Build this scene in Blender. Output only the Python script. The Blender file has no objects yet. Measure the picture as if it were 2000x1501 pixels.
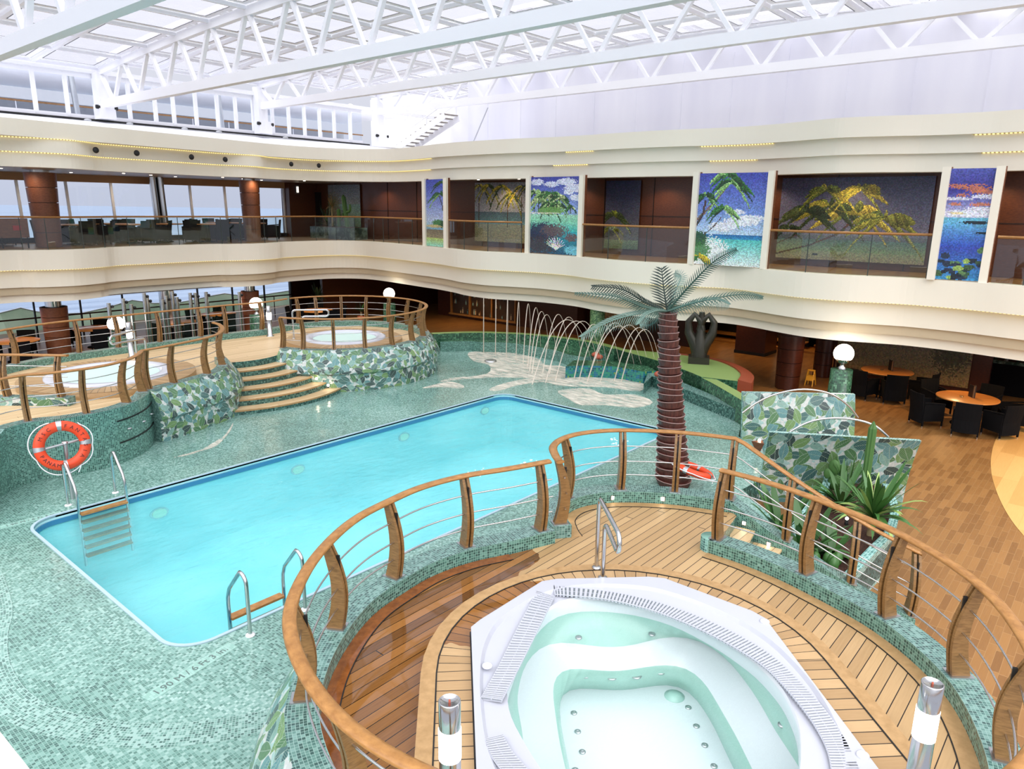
import bpy, bmesh, math, random
from mathutils import Vector, Matrix
random.seed(7)
PI = math.pi; sin = math.sin; cos = math.cos
scn = bpy.context.scene
COL = scn.collection
# ------------------------------------------------------------------ camera
F = 1417.35; YAW = 0.706263; PIT = 0.239745; ROL = 0.0134734
EYE = Vector((0, 0, 5.0))
fw = Vector((cos(YAW)*cos(PIT), sin(YAW)*cos(PIT), -sin(PIT)))
r0 = fw.cross(Vector((0, 0, 1))).normalized(); u0 = r0.cross(fw)
rt = r0*cos(ROL)+u0*sin(ROL); up = -r0*sin(ROL)+u0*cos(ROL)
cam = bpy.data.cameras.new('camera'); co = bpy.data.objects.new('camera', cam); COL.objects.link(co)
cam.sensor_width = 36; cam.lens = F*36/2000; cam.clip_start = .05; cam.clip_end = 3000
M = Matrix((rt, up, -fw)).transposed().to_4x4(); M.translation = EYE; co.matrix_world = M
scn.camera = co
def ray(x, y): return ((x-1000)*rt-(y-750.5)*up)/F+fw
def P(x, y, z):                     # photo pixel -> point on the level z
    d = ray(x, y); return EYE+d*((z-5.0)/d.z)
def PX(x, y, X): d = ray(x, y); return EYE+d*(X/d.x)
def PY(x, y, Y): d = ray(x, y); return EYE+d*(Y/d.y)
def V(*a): return Vector(a)
# ------------------------------------------------------------------ colours and node materials
def lin(c): c /= 255; return c/12.92 if c <= .04045 else ((c+.055)/1.055)**2.4
def C(r, g, b): return (lin(r), lin(g), lin(b), 1)
class NT:
    def __init__(s, name):
        s.m = bpy.data.materials.new(name); s.m.use_nodes = True; s.t = s.m.node_tree; s.t.nodes.clear()
        s.out = s.t.nodes.new('ShaderNodeOutputMaterial')
    def n(s, t, **k):
        nd = s.t.nodes.new(t)
        for a, v in k.items(): setattr(nd, a, v)
        return nd
    def l(s, a, b): s.t.links.new(a, b)
    def set(s, nd, **k):
        for a, v in k.items(): 
            i = nd.inputs[int(a[1:])] if a[0] == 'i' and a[1:].isdigit() else nd.inputs[a.replace('_', ' ')]
            if hasattr(v, 'is_linked') or hasattr(v, 'node'): s.l(v, i)
            else: i.default_value = v
        return nd
    def math(s, op, a, b=0, c=None):
        nd = s.n('ShaderNodeMath', operation=op); s.set(nd, i0=a, i1=b)
        if c is not None: s.set(nd, i2=c)
        return nd.outputs[0]
    def mix(s, f, a, b, bt='MIX'):
        nd = s.n('ShaderNodeMix', data_type='RGBA', blend_type=bt); s.set(nd, i0=f, i6=a, i7=b); return nd.outputs[2]
    def noise(s, vec, scale, detail=3, rough=.5):
        nd = s.n('ShaderNodeTexNoise'); s.set(nd, Scale=scale, Detail=detail, Roughness=rough)
        if vec is not None: s.l(vec, nd.inputs['Vector'])
        return nd.outputs[0]
    def ramp(s, f, stops, const=False):
        nd = s.n('ShaderNodeValToRGB'); cr = nd.color_ramp
        if const: cr.interpolation = 'CONSTANT'
        while len(cr.elements) < len(stops): cr.elements.new(.5)
        for e, (p, c) in zip(cr.elements, stops): e.position = p; e.color = c
        s.l(f, nd.inputs[0]); return nd.outputs[0]
    def coord(s, kind='UV'):
        return s.n('ShaderNodeTexCoord').outputs[kind]
    def mapping(s, v, sc=(1, 1, 1), rot=(0, 0, 0), loc=(0, 0, 0)):
        nd = s.n('ShaderNodeMapping'); s.l(v, nd.inputs[0]); nd.inputs[1].default_value = loc; nd.inputs[2].default_value = rot; nd.inputs[3].default_value = sc; return nd.outputs[0]
    def bump(s, h, dist=.01, st=1):
        nd = s.n('ShaderNodeBump'); s.set(nd, Height=h, Distance=dist, Strength=st); return nd.outputs[0]
    def bsdf(s, **k):
        nd = s.n('ShaderNodeBsdfPrincipled'); s.set(nd, **k); s.l(nd.outputs[0], s.out.inputs[0]); return nd
def plain(name, col, rough=.5, metal=0, **k):
    t = NT(name); t.bsdf(Base_Color=col, Roughness=rough, Metallic=metal, **k); return t.m
def emit(name, col, st):
    t = NT(name); e = t.n('ShaderNodeEmission'); t.set(e, Color=col, Strength=st); t.l(e.outputs[0], t.out.inputs[0]); return t.m
def mosaic(name, stops, size=.045, rough=.15, grout=C(150, 190, 178), gw=.07, patch=.35, wet=0):
    t = NT(name); uv = t.coord()
    sc = t.mapping(uv, (1/size, 1/size, 1))
    fl = t.n('ShaderNodeVectorMath', operation='FLOOR'); t.l(sc, fl.inputs[0])
    wn = t.n('ShaderNodeTexWhiteNoise', noise_dimensions='2D'); t.l(fl.outputs[0], wn.inputs[0])
    big = t.noise(uv, .5, 3); 
    f = t.math('ADD', t.math('MULTIPLY', wn.outputs[0], 1-patch*.5), t.math('MULTIPLY', t.math('SUBTRACT', big, .35), patch*1.4))
    c = t.ramp(f, stops, True)
    fr = t.n('ShaderNodeVectorMath', operation='FRACTION'); t.l(sc, fr.inputs[0])
    sx = t.n('ShaderNodeSeparateXYZ'); t.l(fr.outputs[0], sx.inputs[0])
    g = t.math('MAXIMUM', t.math('LESS_THAN', sx.outputs[0], gw*2), t.math('LESS_THAN', sx.outputs[1], gw*2))
    c = t.mix(g, c, grout)
    b = t.bsdf(Base_Color=c, Roughness=rough)
    if wet:
        w = t.noise(t.mapping(t.coord('Object'), (1, 1.6, 1)), 2.6, 3, .6); t.l(t.bump(w, .05, wet), b.inputs['Normal'])
    return t.m
def wood(name, c1, c2, w=.1, rough=.4, caulk=C(45, 32, 25), cw=.05, ln=1.8, wetm=False):
    # planks run along U, their width is along V
    t = NT(name); uv = t.coord(); s = t.n('ShaderNodeSeparateXYZ'); t.l(uv, s.inputs[0])
    v = t.math('DIVIDE', s.outputs[1], w); row = t.math('FLOOR', v); fr = t.math('FRACT', v)
    wn = t.n('ShaderNodeTexWhiteNoise', noise_dimensions='1D'); t.l(row, wn.inputs['W'])
    u2 = t.math('ADD', t.math('DIVIDE', s.outputs[0], ln), t.math('MULTIPLY', wn.outputs[0], 7.3)); seg = t.math('FLOOR', u2)
    wn2 = t.n('ShaderNodeTexWhiteNoise', noise_dimensions='2D'); cb = t.n('ShaderNodeCombineXYZ'); t.l(row, cb.inputs[0]); t.l(seg, cb.inputs[1]); t.l(cb.outputs[0], wn2.inputs[0])
    gr = t.noise(t.mapping(uv, (3, 60, 1)), 1.0, 4, .6)
    f = t.math('ADD', t.math('MULTIPLY', wn2.outputs[0], .65), t.math('MULTIPLY', gr, .5))
    c = t.ramp(f, [(.15, c1), (.85, c2)])
    ends = t.math('LESS_THAN', t.math('FRACT', u2), .012/ln*1.0)
    g = t.math('MAXIMUM', t.math('LESS_THAN', fr, cw), ends)
    c = t.mix(g, c, caulk)
    r = rough
    if wetm:
        ob = t.n('ShaderNodeNewGeometry').outputs['Position']; so = t.n('ShaderNodeSeparateXYZ'); t.l(ob, so.inputs[0])
        nz = t.math('MULTIPLY', t.math('SUBTRACT', t.noise(ob, 2.2, 3), .5), .9)
        # puddle: left part of the terrace
        k = t.math('ADD', t.math('SUBTRACT', t.math('MULTIPLY', so.outputs[1], 1.0), t.math('MULTIPLY', so.outputs[0], .62)), nz)
        if wetm == 2:
            dx = t.math('SUBTRACT', so.outputs[0], 4.85); dy = t.math('SUBTRACT', so.outputs[1], 4.45)
            k = t.math('SUBTRACT', 2.0, t.math('ADD', t.math('SQRT', t.math('ADD', t.math('MULTIPLY', dx, dx), t.math('MULTIPLY', dy, dy))), t.math('MULTIPLY', nz, 1.6)))
        m1 = t.math('GREATER_THAN', k, 1.12)                # spread away from the tub
        m2 = t.math('LESS_THAN', t.math('ADD', so.outputs[0], nz), 6.75)
        m3 = t.math('GREATER_THAN', t.math('ADD', so.outputs[1], t.math('MULTIPLY', nz, 1.0)), 2.75)
        wet = t.math('MULTIPLY', t.math('MULTIPLY', m1, m2), m3)
        wc = t.ramp(f, [(.15, C(88, 56, 28)), (.85, C(148, 100, 52))]); wc = t.mix(g, wc, caulk)
        c = t.mix(wet, c, wc); r = t.math('SUBTRACT', rough, t.math('MULTIPLY', wet, rough-.04))
    t.bsdf(Base_Color=c, Roughness=r); return t.m
def leaf_mosaic(name, S=3.0):
    t = NT(name); uv = t.coord(); c = C(206, 210, 206)
    c = t.mix(t.math('GREATER_THAN', t.noise(uv, 9, 2), .55), c, C(168, 200, 196))
    lay = [((0, 0, 0), 1.0), ((.37, .61, 0), 1.1), ((.71, .23, 0), .95)]
    for li, (of, k) in enumerate(lay):
        p = t.mapping(uv, (S*k, S*k, 1), (0, 0, .4*li), of)
        vo = t.n('ShaderNodeTexVoronoi', feature='F1'); t.set(vo, Scale=1.0, Randomness=.75); t.l(p, vo.inputs['Vector'])
        sb = t.n('ShaderNodeVectorMath', operation='SUBTRACT'); t.l(p, sb.inputs[0]); t.l(vo.outputs['Position'], sb.inputs[1])
        hs = t.n('ShaderNodeSeparateColor'); t.l(vo.outputs['Color'], hs.inputs[0])
        ro = t.n('ShaderNodeVectorRotate', rotation_type='Z_AXIS'); t.l(sb.outputs[0], ro.inputs['Vector']); t.l(t.math('MULTIPLY', hs.outputs[0], 6.28), ro.inputs['Angle'])
        sp = t.n('ShaderNodeSeparateXYZ'); t.l(ro.outputs[0], sp.inputs[0]); x = sp.outputs[0]; y = t.math('ABSOLUTE', sp.outputs[1])
        w = t.math('MULTIPLY', t.math('SUBTRACT', 1.0, t.math('POWER', t.math('ABSOLUTE', t.math('DIVIDE', x, .6)), 1.8)), t.math('ADD', .2, t.math('MULTIPLY', hs.outputs[2], .16)))
        msk = t.math('LESS_THAN', y, w)
        pal = [(0, C(34, 54, 60)), (.2, C(78, 122, 76)), (.4, C(112, 148, 86)), (.56, C(92, 142, 146)), (.72, C(56, 98, 98)), (.86, C(128, 168, 158))]
        col = t.ramp(t.math('FRACT', t.math('ADD', hs.outputs[1], li*.23)), pal, True)
        vn = t.math('LESS_THAN', t.math('FRACT', t.math('MULTIPLY', t.math('SUBTRACT', x, t.math('MULTIPLY', y, .9)), 9.0)), .2)
        vn = t.math('MAXIMUM', vn, t.math('LESS_THAN', y, .018))
        col = t.mix(t.math('MULTIPLY', vn, .5), col, C(168, 188, 168))
        rim = t.math('GREATER_THAN', y, t.math('SUBTRACT', w, .022)); col = t.mix(t.math('MULTIPLY', rim, .55), col, C(206, 220, 210))
        c = t.mix(msk, c, col)
    v3 = t.n('ShaderNodeTexVoronoi', feature='F1'); t.set(v3, Scale=34.0); t.l(uv, v3.inputs['Vector'])
    h3 = t.n('ShaderNodeSeparateColor'); t.l(v3.outputs['Color'], h3.inputs[0])
    c = t.mix(t.math('MULTIPLY', h3.outputs[1], .22), c, C(40, 72, 66))
    t.bsdf(Base_Color=c, Roughness=.25); return t.m
def glassy(name, col, fac_base=.06, rough=.02, bump=None, haze=None):
    t = NT(name); tr = t.n('ShaderNodeBsdfTransparent'); t.set(tr, Color=col)
    gl = t.n('ShaderNodeBsdfGlossy'); t.set(gl, Roughness=rough)
    fr = t.n('ShaderNodeFresnel'); t.set(fr, IOR=t.math('SUBTRACT', 1.33, t.math('MULTIPLY', t.n('ShaderNodeNewGeometry').outputs['Backfacing'], .578)))
    if bump: 
        nn = t.bump(t.noise(t.mapping(t.coord('Object'), (1, 1.8, 1)), bump[0], 4, .55), bump[1], bump[2]); t.l(nn, gl.inputs['Normal']); t.l(nn, fr.inputs['Normal'])
    mx = t.n('ShaderNodeMixShader'); t.set(mx, i0=t.math('ADD', fr.outputs[0], fac_base)); t.l(tr.outputs[0], mx.inputs[1]); t.l(gl.outputs[0], mx.inputs[2])
    o = mx.outputs[0]
    if haze:
        df = t.n('ShaderNodeBsdfDiffuse'); t.set(df, Color=haze[0]); m2 = t.n('ShaderNodeMixShader'); 
        if len(haze) > 2:
            h = t.math('MULTIPLY', t.math('MAXIMUM', t.math('SUBTRACT', t.noise(t.mapping(t.coord('Object'), (1, 1.3, 1)), haze[2], 5, .6), haze[3]), 0), haze[4])
            h = t.math('ADD', h, haze[1])
            t.set(m2, i0=t.math('MINIMUM', h, .85))
        else: t.set(m2, i0=haze[1])
        t.l(o, m2.inputs[1]); t.l(df.outputs[0], m2.inputs[2]); o = m2.outputs[0]
    t.l(o, t.out.inputs[0]); return t.m
TEAL = [(0, C(70, 104, 97)), (.2, C(88, 126, 116)), (.36, C(106, 147, 136)), (.52, C(126, 165, 155)), (.7, C(150, 184, 176)), (.86, C(168, 199, 192))]
DTEAL = [(0, C(48, 78, 74)), (.25, C(64, 100, 93)), (.5, C(80, 122, 112)), (.72, C(104, 146, 135)), (.9, C(128, 166, 156))]
LTEAL = [(0, C(60, 112, 108)), (.2, C(92, 146, 140)), (.45, C(122, 172, 166)), (.75, C(152, 194, 190))]
DGRN = [(0, C(34, 66, 50)), (.3, C(50, 92, 68)), (.6, C(68, 114, 84)), (.85, C(94, 142, 108))]
BTEAL = [(0, C(18, 84, 98)), (.25, C(30, 120, 120)), (.5, C(48, 140, 110)), (.7, C(30, 104, 140)), (.88, C(110, 150, 70))]
m_floor = mosaic('mosaic_floor', TEAL, .032, .16, C(138, 172, 162), .07, .8, .22)
m_curb = mosaic('mosaic_curb', [(0, C(56, 86, 82)), (.25, C(76, 112, 106)), (.5, C(94, 132, 124)), (.75, C(116, 152, 144))], .03, .2, C(138, 170, 162), .07, .3)
m_curbside = mosaic('mosaic_curb_side', DTEAL, .032, .2, C(130, 176, 160), .08, .3)
m_pale = mosaic('mosaic_pale', LTEAL, .04, .2, C(200, 230, 222), .06, .3)
m_wallteal = mosaic('mosaic_wall', DTEAL, .04, .2, C(24, 66, 58), .07, .3)
m_dgreen = mosaic('mosaic_green', DGRN, .05, .2, C(60, 100, 70), .05, .3)
m_block = mosaic('mosaic_blue', BTEAL, .06, .2, C(90, 140, 120), .04, .3)
m_leaf = leaf_mosaic('leaf_mosaic'); m_leaf2 = leaf_mosaic('leaf_mosaic_fine', 4.2)
m_lime = plain('lime_rim', C(132, 158, 92), .35)
m_teak = wood('teak_deck', C(160, 128, 86), C(188, 156, 112), .11, .5, C(32, 22, 16), .075, ln=9, wetm=True)
m_teak2 = wood('teak_deck_dry', C(194, 164, 120), C(218, 190, 148), .11, .5, C(140, 114, 82), .08, 6)
m_teaks = wood('teak_ring', C(156, 124, 84), C(186, 154, 112), .13, .5, C(32, 22, 16), .07, 90, 2)
m_floorwood = wood('walnut_floor', C(122, 82, 42), C(152, 108, 60), .1, .35, C(160, 122, 78), .05, .55)
def teakmat(name, a, b, rough=.35):
    t = NT(name); n = t.noise(t.mapping(t.coord('Object'), (2, 2, 14)), 6, 4, .6); t.bsdf(Base_Color=t.ramp(n, [(.3, a), (.7, b)]), Roughness=rough); return t.m
m_rail = teakmat('varnished_teak', C(140, 94, 44), C(178, 128, 70))
m_post = teakmat('post_teak', C(112, 80, 42), C(150, 112, 66), .45)
m_steel = plain('polished_steel', C(205, 205, 205), .18, 1)
m_sat = plain('satin_steel', C(190, 192, 194), .38, 1)
m_dark = plain('dark_fabric', C(13, 13, 15), .9, Specular_IOR_Level=.15)
m_white = plain('white_paint', C(242, 242, 246), .45)
m_cream = plain('cream_paint', C(240, 234, 216), .5)
m_brown = teakmat('brown_wood', C(66, 34, 17), C(98, 52, 26), .35)
m_col = teakmat('column_wood', C(92, 50, 30), C(134, 80, 50), .4)
m_dbrown = teakmat('dark_wood', C(52, 24, 16), C(84, 40, 24), .3)
m_acryl = plain('white_acrylic', C(206, 208, 218), .15)
m_blk = plain('black_rubber', C(18, 18, 18), .5)
m_lamp = emit('lamp_glow', (1, .93, .82, 1), 8)
m_globe = emit('globe_glow', (1, .9, .75, 1), 7)
m_spot = emit('spot_glow', (1, .85, .6, 1), 14)
m_poolin = NT('pool_lining'); 
_t = m_poolin; _n = _t.noise(_t.coord('Object'), .55, 2); _t.bsdf(Base_Color=_t.ramp(_n, [(.3, C(144, 216, 220)), (.7, C(186, 234, 234))]), Roughness=.5); m_poolin = _t.m
m_water = glassy('pool_water', (.70, .955, .975, 1), 0.0, .03, (2.6, .07, .5), (C(150, 220, 226), .17, 1.0, .46, .4))
m_tubw = glassy('tub_water', (.94, .985, .975, 1), 0.0, .03, (2.5, .03, .3))
m_foamw = glassy('churned_tub_water', (.86, .97, .93, 1), 0.0, .08, (5, .08, .8), (C(214, 240, 228), .72))
m_glass = glassy('balustrade_glass', (.90, .94, .92, 1), .03, .0)
_t = NT('roof_glass'); _a = _t.n('ShaderNodeBsdfTransparent'); _t.set(_a, Color=(.95, .95, .98, 1)); _b = _t.n('ShaderNodeBsdfTranslucent'); _t.set(_b, Color=(.36, .36, .39, 1)); _m = _t.n('ShaderNodeMixShader')
_t.set(_m, i0=_t.math('ADD', .25, _t.math('MULTIPLY', _t.noise(_t.mapping(_t.coord('Object'), (1, 1, 1)), 2.2, 5, .6), .4))); _t.l(_a.outputs[0], _m.inputs[1]); _t.l(_b.outputs[0], _m.inputs[2]); _t.l(_m.outputs[0], _t.out.inputs[0]); m_roofglass = _t.m
m_green = plain('leaf_green', C(52, 92, 38), .45)
m_green2 = plain('leaf_lime', C(128, 160, 74), .45)
m_dkgreen = plain('leaf_dark', C(24, 44, 26), .5)
m_cactus = plain('cactus_green', C(70, 110, 52), .6)
m_orange = plain('lifebuoy_orange', C(226, 68, 26), .45)
_t = NT('soil'); _t.bsdf(Base_Color=_t.ramp(_t.noise(_t.coord('Object'), 30, 5, .7), [(.35, C(30, 16, 12)), (.65, C(92, 58, 44))]), Roughness=.95); m_soil = _t.m
# ------------------------------------------------------------------ mesh builder
class MB:
    def __init__(s): s.v = []; s.f = []; s.uv = []; s.mi = []; s.sm = []; s.col = []
    def add(s, vs, fs, uvs=None, m=0, sm=False):
        o = len(s.v); s.v += [Vector(v) for v in vs]
        for i, f in enumerate(fs):
            s.f.append([o+j for j in f]); s.uv.append(uvs[i] if uvs else None); s.mi.append(m); s.sm.append(sm)
        return s
    def obox(s, c, sz, M=None, m=0):
        x, y, z = sz[0]/2, sz[1]/2, sz[2]/2
        vs = [Vector((a, b, d)) for a in (-x, x) for b in (-y, y) for d in (-z, z)]
        if M is not None: vs = [M @ v for v in vs]
        vs = [v+Vector(c) for v in vs]
        return s.add(vs, [(0, 1, 3, 2), (4, 6, 7, 5), (0, 4, 5, 1), (2, 3, 7, 6), (0, 2, 6, 4), (1, 5, 7, 3)], None, m)
    def box(s, x0, x1, y0, y1, z0, z1, m=0): return s.obox(((x0+x1)/2, (y0+y1)/2, (z0+z1)/2), (abs(x1-x0), abs(y1-y0), abs(z1-z0)), None, m)
    def bar(s, a, b, w, h, m=0, upv=(0, 0, 1)):
        a = Vector(a); b = Vector(b); d = b-a; L = d.length; d.normalize()
        sd = d.cross(Vector(upv)); 
        if sd.length < 1e-3: sd = d.cross(Vector((1, 0, 0)))
        sd.normalize(); u = sd.cross(d)
        M = Matrix((sd, d, u)).transposed(); return s.obox((a+b)/2, (w, L, h), M, m)
    def prism(s, poly, z0, z1, m=0, mt=None, bottom=True):
        n = len(poly); A = sum(poly[i][0]*poly[(i+1) % n][1]-poly[(i+1) % n][0]*poly[i][1] for i in range(n))
        poly = [(p[0], p[1]) for p in poly]
        if A < 0: poly = poly[::-1]
        L = [0]
        for i in range(n): L.append(L[-1]+math.dist(poly[i], poly[(i+1) % n]))
        z0f = z0 if callable(z0) else (lambda p: z0); z1f = z1 if callable(z1) else (lambda p: z1)
        for i in range(n):
            a = poly[i]; b = poly[(i+1) % n]
            s.add([(a[0], a[1], z0f(a)), (b[0], b[1], z0f(b)), (b[0], b[1], z1f(b)), (a[0], a[1], z1f(a))], [(0, 1, 2, 3)], [[(L[i], z0f(a)), (L[i+1], z0f(b)), (L[i+1], z1f(b)), (L[i], z1f(a))]], m)
        mt = m if mt is None else mt
        s.add([(p[0], p[1], z1f(p)) for p in poly], [tuple(range(n))], [[(p[0], p[1]) for p in poly]], mt)
        if bottom: s.add([(p[0], p[1], z0f(p)) for p in poly], [tuple(range(n))[::-1]], [[(p[0], p[1]) for p in poly[::-1]]], m)
        return s
    def tube(s, pts, r, n=8, closed=False, m=0, flat=1.0):
        pts = [Vector(p) for p in pts]; k = len(pts); rr = r if isinstance(r, (list, tuple)) else [r]*k
        vs = []; last = None
        for i, p in enumerate(pts):
            if closed: d = pts[(i+1) % k]-pts[i-1]
            else: d = pts[min(i+1, k-1)]-pts[max(i-1, 0)]
            if d.length < 1e-9: d = Vector((0, 0, 1))
            d.normalize()
            if last is None:
                a = d.cross(Vector((0, 0, 1)))
                if a.length < 1e-3: a = d.cross(Vector((1, 0, 0)))
            else: a = last-d*last.dot(d)
            a.normalize(); b = d.cross(a); last = a
            vs += [p+(a*cos(2*PI*j/n)+b*sin(2*PI*j/n)*flat)*rr[i] for j in range(n)]
        fs = []
        for i in range(k if closed else k-1):
            o = i*n; q = ((i+1) % k)*n
            fs += [(o+j, o+(j+1) % n, q+(j+1) % n, q+j) for j in range(n)]
        s.add(vs, fs, None, m, True)
        if not closed: s.add(vs[:n], [tuple(range(n))[::-1]], None, m); s.add(vs[-n:], [tuple(range(n))], None, m)
        return s
    def lathe(s, c, prof, n=24, m=0, sm=True, cap=True):
        vs = []; 
        for r, z in prof: vs += [(c[0]+r*cos(2*PI*j/n), c[1]+r*sin(2*PI*j/n), c[2]+z) for j in range(n)]
        fs = []; uv = []
        for i in range(len(prof)-1):
            o = i*n; q = o+n
            for j in range(n):
                fs.append((o+j, o+(j+1) % n, q+(j+1) % n, q+j)); R = max(prof[i][0], prof[i+1][0]); u = 2*PI*R*j/n; u2 = 2*PI*R*(j+1)/n
                uv.append([(u, prof[i][1]), (u2, prof[i][1]), (u2, prof[i+1][1]), (u, prof[i+1][1])])
        s.add(vs, fs, uv, m, sm)
        if not cap: return s
        if prof[0][0] > 1e-4: s.add(vs[:n], [tuple(range(n))[::-1]], None, m)
        if prof[-1][0] > 1e-4: s.add(vs[-n:], [tuple(range(n))], None, m)
        return s
    def sphere(s, c, r, n=16, m=0, sc=(1, 1, 1)):
        k = n//2; base = len(s.v)
        prof = [(max(r*sin(PI*i/k), 1e-5), -r*cos(PI*i/k)) for i in range(k+1)]
        s.lathe((0, 0, 0), prof, n, m)
        for i in range(base, len(s.v)): v = s.v[i]; s.v[i] = Vector((v.x*sc[0]+c[0], v.y*sc[1]+c[1], v.z*sc[2]+c[2]))
        return s
    def sweep(s, path, prof, closed=False, m=0, mats=None, sm=False, cap=True, loop=True):
        # path: xyz points, prof: (offset to the left, dz) loop
        pts = [Vector(p) if len(p) > 2 else Vector((p[0], p[1], 0)) for p in path]; k = len(pts); nr = normals(pts, closed)
        L = [0]
        for i in range(k-1): L.append(L[-1]+(pts[i+1]-pts[i]).length)
        if closed: L.append(L[-1]+(pts[0]-pts[-1]).length)
        n = len(prof); T = [0]
        for j in range(n): T.append(T[-1]+math.dist(prof[j], prof[(j+1) % n]))
        vs = []
        for i in range(k): vs += [pts[i]+Vector((nr[i][0]*o, nr[i][1]*o, z)) for o, z in prof]
        o0 = len(s.v); s.v += vs
        for i in range(k if closed else k-1):
            a = i*n; b = ((i+1) % k)*n
            for j in range(n if loop else n-1):
                j2 = (j+1) % n
                s.f.append([o0+a+j, o0+b+j, o0+b+j2, o0+a+j2]); s.uv.append([(L[i], T[j]), (L[i+1], T[j]), (L[i+1], T[j+1]), (L[i], T[j+1])]); s.mi.append(mats[j] if mats else m); s.sm.append(sm)
        if cap and not closed and loop:
            s.f.append([o0+j for j in range(n)][::-1]); s.f.append([o0+(k-1)*n+j for j in range(n)]); s.uv += [None, None]; s.mi += [m, m]; s.sm += [False, False]
        return s
    def build(s, name, mats, parent=None, cols=None, loc=None):
        if not isinstance(mats, (list, tuple)): mats = [mats]
        off = Vector((0, 0, 0))
        if parent is not None:
            q = parent
            while q is not None: off += q.location; q = q.parent
        if loc is not None: off += Vector(loc)
        me = bpy.data.meshes.new(name); me.from_pydata([v-off for v in s.v], [], s.f)
        for mm in mats: me.materials.append(mm)
        me.polygons.foreach_set('material_index', s.mi); me.polygons.foreach_set('use_smooth', s.sm)
        uvl = me.uv_layers.new(name='UVMap').data; k = 0
        for pi, p in enumerate(s.f):
            u = s.uv[pi]
            if u is None:
                nn = me.polygons[pi].normal
                for vi in p:
                    v = s.v[vi]
                    if abs(nn.z) > .6: uvl[k].uv = (v.x, v.y)
                    elif abs(nn.x) > abs(nn.y): uvl[k].uv = (v.y, v.z)
                    else: uvl[k].uv = (v.x, v.z)
                    k += 1
            else:
                for c in u: uvl[k].uv = c; k += 1
        if cols:
            ca = me.color_attributes.new('tile', 'FLOAT_COLOR', 'CORNER'); d = ca.data; k = 0
            for pi, p in enumerate(s.f):
                for _ in p: d[k].color = cols[pi]; k += 1
        me.validate(); me.update()
        ob = bpy.data.objects.new(name, me); COL.objects.link(ob)
        if parent is not None: ob.parent = parent
        if loc is not None: ob.location = loc
        return ob
def normals(pts, closed):
    k = len(pts); out = []
    for i in range(k):
        a = pts[i-1] if (closed or i > 0) else pts[i]; b = pts[(i+1) % k] if (closed or i < k-1) else pts[i]
        d1 = (pts[i]-a); d2 = (b-pts[i]); d1.z = 0; d2.z = 0
        if d1.length > 1e-9: d1.normalize()
        if d2.length > 1e-9: d2.normalize()
        d = d1+d2
        if d.length < 1e-6: d = d2 if d2.length > 0 else Vector((1, 0, 0))
        d.normalize(); c = max(.5, abs(d.dot(d2 if d2.length > 0 else d1))); out.append((-d.y/c, d.x/c))
    return out
def crom(pts, n=6, closed=False):
    pts = [Vector(p) if len(p) > 2 else Vector((p[0], p[1], 0)) for p in pts]; k = len(pts); out = []
    for i in range(k if closed else k-1):
        g = (lambda j: pts[j % k]) if closed else (lambda j: pts[max(0, min(k-1, j))])
        p0, p1, p2, p3 = g(i-1), g(i), g(i+1), g(i+2)
        for j in range(n):
            t = j/n; out.append(.5*((2*p1)+(p2-p0)*t+(2*p0-5*p1+4*p2-p3)*t*t+(3*p1-p0-3*p2+p3)*t**3))
    if not closed: out.append(pts[-1].copy())
    return out
def offs(pts, d, closed=False):
    pts = [Vector(p) if len(p) > 2 else Vector((p[0], p[1], 0)) for p in pts]; nr = normals(pts, closed)
    return [p+Vector((n[0]*d, n[1]*d, 0)) for p, n in zip(pts, nr)]
def arc(c, r, a0, a1, n, z=0): return [Vector((c[0]+r*cos(math.radians(a0+(a1-a0)*i/n)), c[1]+r*sin(math.radians(a0+(a1-a0)*i/n)), z)) for i in range(n+1)]
def zed(pts, z): return [Vector((p[0], p[1], z)) for p in pts]
def xy(pts): return [(p[0], p[1]) for p in pts]
def tag(o, label, cat, group=None, kind=None):
    o['label'] = label; o['category'] = cat
    if group: o['group'] = group
    if kind: o['kind'] = kind
    return o
def struct(o): o['kind'] = 'structure'; return o
def thing(name, label, cat, loc=(0, 0, 0), group=None):
    o = bpy.data.objects.new(name, None); COL.objects.link(o); o.location = loc; o.empty_display_size = .1; return tag(o, label, cat, group)
def dup(root, loc, rz, label=None, group=None):
    def cp(o, par):
        c = o.copy(); COL.objects.link(c)
        if par is not None: c.parent = par
        for ch in o.children: cp(ch, c)
        return c
    r = cp(root, None); r.location = loc; r.rotation_euler = (0, 0, rz)
    if label: r['label'] = label
    if group: r['group'] = group
    return r
def textmesh(s, size, M, name, mat, parent=None, ext=.002):
    cu = bpy.data.curves.new('t', 'FONT'); cu.body = s; cu.size = size; cu.extrude = ext; cu.align_x = 'CENTER'; cu.align_y = 'CENTER'; cu.resolution_u = 3
    o = bpy.data.objects.new('t', cu); COL.objects.link(o); bpy.context.view_layer.update()
    me = bpy.data.meshes.new_from_object(o.evaluated_get(bpy.context.evaluated_depsgraph_get())); bpy.data.objects.remove(o)
    me.name = name; off = parent.location if parent is not None else Vector((0, 0, 0))
    me.transform(Matrix.Translation(-off) @ M); me.materials.clear(); me.materials.append(mat)
    ob = bpy.data.objects.new(name, me); COL.objects.link(ob); 
    if parent is not None: ob.parent = parent
    return ob
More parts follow.
